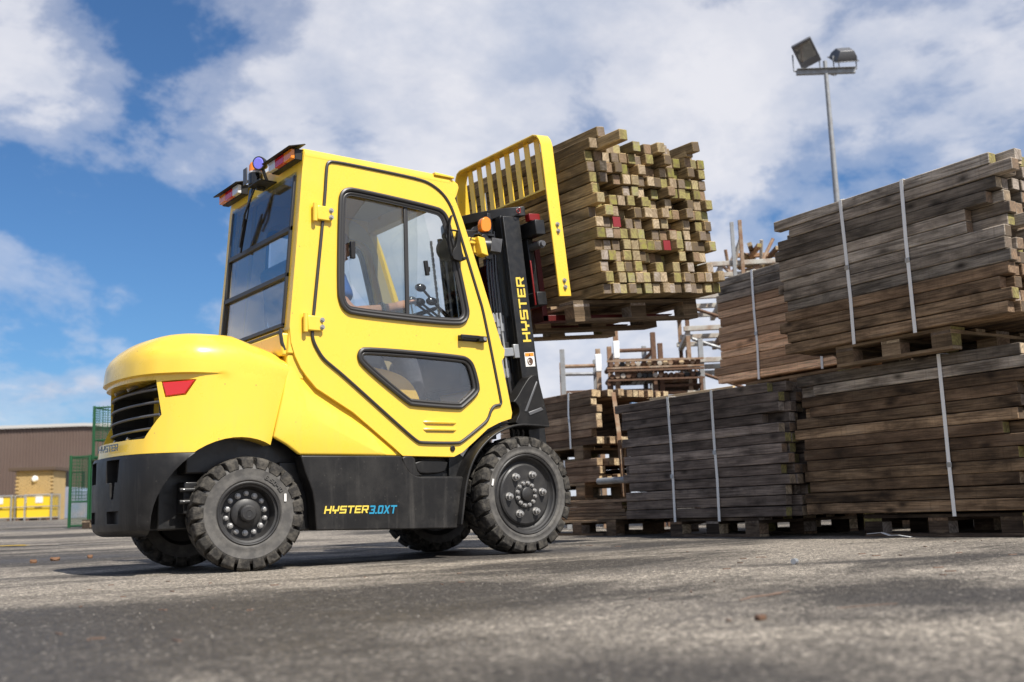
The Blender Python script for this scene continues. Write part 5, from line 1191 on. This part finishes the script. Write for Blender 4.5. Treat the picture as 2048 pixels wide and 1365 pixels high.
cage('green mesh cage stacked highest beside the grille', Mt(2.91, 12.96, gz(13)+1.14) @ RC, 1.0, 1.0, .92, CG)
pallet('dark pallet held inside the lower green cage', Mt(3.6, 12.93, gz(13)+.5) @ RC, None, 'wood_shaded')
pallet('dark pallet between the two stacked green cages', Mt(3.6, 12.93, gz(13)+.99) @ RC, None, 'wood_shaded')
pallet('dark pallet on the ground by the green cages', Mt(3.3, 12.2, gz(12.2)+.01) @ RC, None, 'wood_shaded')
G3 = 'pale boxes standing in the green cages'
for k, z in enumerate((.66, .17, .40)):
    mb = MB(); mb.box(0, .32, 0, .4, 0, .20); o = obj('box', mb, 'label_white' if k else 'pale_timber', M=Mt(3.22+.04*k, 12.85, gz(13)+z) @ Matrix.Rotation(R(-48), 4, 'Z'), bevel=.01); tag(o, ['pale box on the pallet in the green cage', 'lowest pale box in the green cage', 'pale box in the middle of the green cage'][k], 'box', G3)

# ------------------------------------------------------------------ marks and litter on the ground
for (x, y, l, w, r_, lab) in ((.30, 6.83, .24, .10, -37, 'short yellow paint dash at the left edge of the yard'), (.62, 6.60, .26, .05, -37, 'worn pale paint dash beside the yellow dash'), (.47, 6.70, .08, .05, -37, 'tiny worn paint spot between two dashes')):
    mb = MB(); mb.box(-l, l*.9, -w, w, 0, .003); o = obj('painted_line', mb, 'line_yellow' if l < .25 else 'white_paint', M=Mt(x, y, gz(y)+.004) @ Matrix.Rotation(R(r_), 4, 'Z') @ Matrix.Rotation(0, 4, 'X')); tag(o, lab, 'road marking', kind=None)
def leaf(x, y, s, lab, m='leaf_brown'):
    mb = MB(); n = 8
    top = [(s*math.cos(a)*random.uniform(.7, 1), s*.55*math.sin(a)*random.uniform(.7, 1), .006+.012*abs(math.cos(a))) for a in [2*math.pi*k/n for k in range(n)]]
    mb.loft([[(a*.8, b*.8, 0) for a, b, c in top], top, [(a*.7, b*.7, c+.012) for a, b, c in top]]); o = obj('leaf', mb, m, M=Mt(x, y, gz(y)) @ Matrix.Rotation(random.uniform(-.4, .4), 4, 'Z')); tag(o, lab, 'leaf')
leaf(-.08, 2.98, .045, 'rust brown leaf on the ground left of the truck, the larger one')
leaf(-.31, 2.65, .03, 'small brown leaf nearest the camera left of the truck')
leaf(.22, 3.14, .03, 'dark crumpled leaf close to the rear bumper')
mb = MB(); mb.tube([(0, 0, .006), (.06, .008, .010), (.14, .02, .008), (.19, .03, .010), (.27, .05, .008)], [.0015, .0028, .0025, .002, .001], 6); mb.tube([(.14, .02, .008), (.17, .0, .012)], .003, 5); o = obj('twig', mb, 'twig', M=Mt(-.02, -3.79, 0)); tag(o, 'thin reddish twig lying on the asphalt at the lower right', 'twig')
mb = MB(); mb.tube([(0, 0, .002), (.1, .015, .002), (.18, .01, .002)], .0012, 5); o = obj('twig', mb, 'twig', M=Mt(-.03, -4.10, 0) @ Matrix.Rotation(R(-20), 4, 'Z')); tag(o, 'straw thin stalk on the asphalt near the bottom right', 'twig')
mb = MB(); mb.box(-.012, .014, -.008, .008, 0, .012); o = obj('wood_chip', mb, 'rust_dark', M=Mt(-.32, -4.11, 0), bevel=.003); tag(o, 'dark little wood chip alone on the asphalt', 'wood chip')
mb = MB(); mb.cyl((0, 0, .012), (.03, .01, .012), .012, 10); o = obj('bottle_cap', mb, 'zinc', M=Mt(1.38, -2.86, 0)); tag(o, 'small shiny metal cap on the asphalt before the dark pack', 'cap')
mb = MB()
for k in range(60):
    d = random.uniform(2.4, 7.5); lat = random.uniform(-.45, .5)*d; x = -2.2+_f.x*d+_r.x*lat; y = -5.71+_f.y*d+_r.y*lat
    if (-.9 < x < 2.3 and -.8 < y < .8) or x > 3.9: continue
    l = random.uniform(.006, .026)
    mb.prism([(-l, -.0025), (l, -.0015), (l*.8, .0025), (-l*.7, .003)], 2, 0, .004, M=Mt(x, y, 0) @ Matrix.Rotation(random.uniform(0, 3), 4, 'Z'))
o = obj('wood_splinters', mb, 'twig'); o['kind'] = 'stuff'; o['label'] = 'tiny wood splinters scattered over the asphalt'
mb = MB()
for k in range(3800):
    d = random.uniform(1.7, 9); lat = random.uniform(-.62, .62)*d
    x = -2.2+_f.x*d+_r.x*lat; y = -5.71+_f.y*d+_r.y*lat; s = random.uniform(.0007, .0022)*(1.9 if random.random() < .06 else 1)
    if y > 3.9: continue
    g_ = bmesh.ops.create_icosphere(mb.bm, subdivisions=1, radius=s) if False else None
    vs4 = [mb.bm.verts.new((x+s*a, y+s*b, max(0, s*c_))) for a, b, c_ in ((1, 0, -.1), (-.4, .9, -.1), (-.5, -.8, -.1), (random.uniform(-.3, .3), random.uniform(-.3, .3), 1.1))]
    for f_ in ((0, 1, 2), (0, 1, 3), (1, 2, 3), (2, 0, 3)): mb.bm.faces.new([vs4[i] for i in f_])
o = obj('loose_grit', mb, 'stone'); o['kind'] = 'stuff'; o['label'] = 'pale grit scattered over the asphalt'
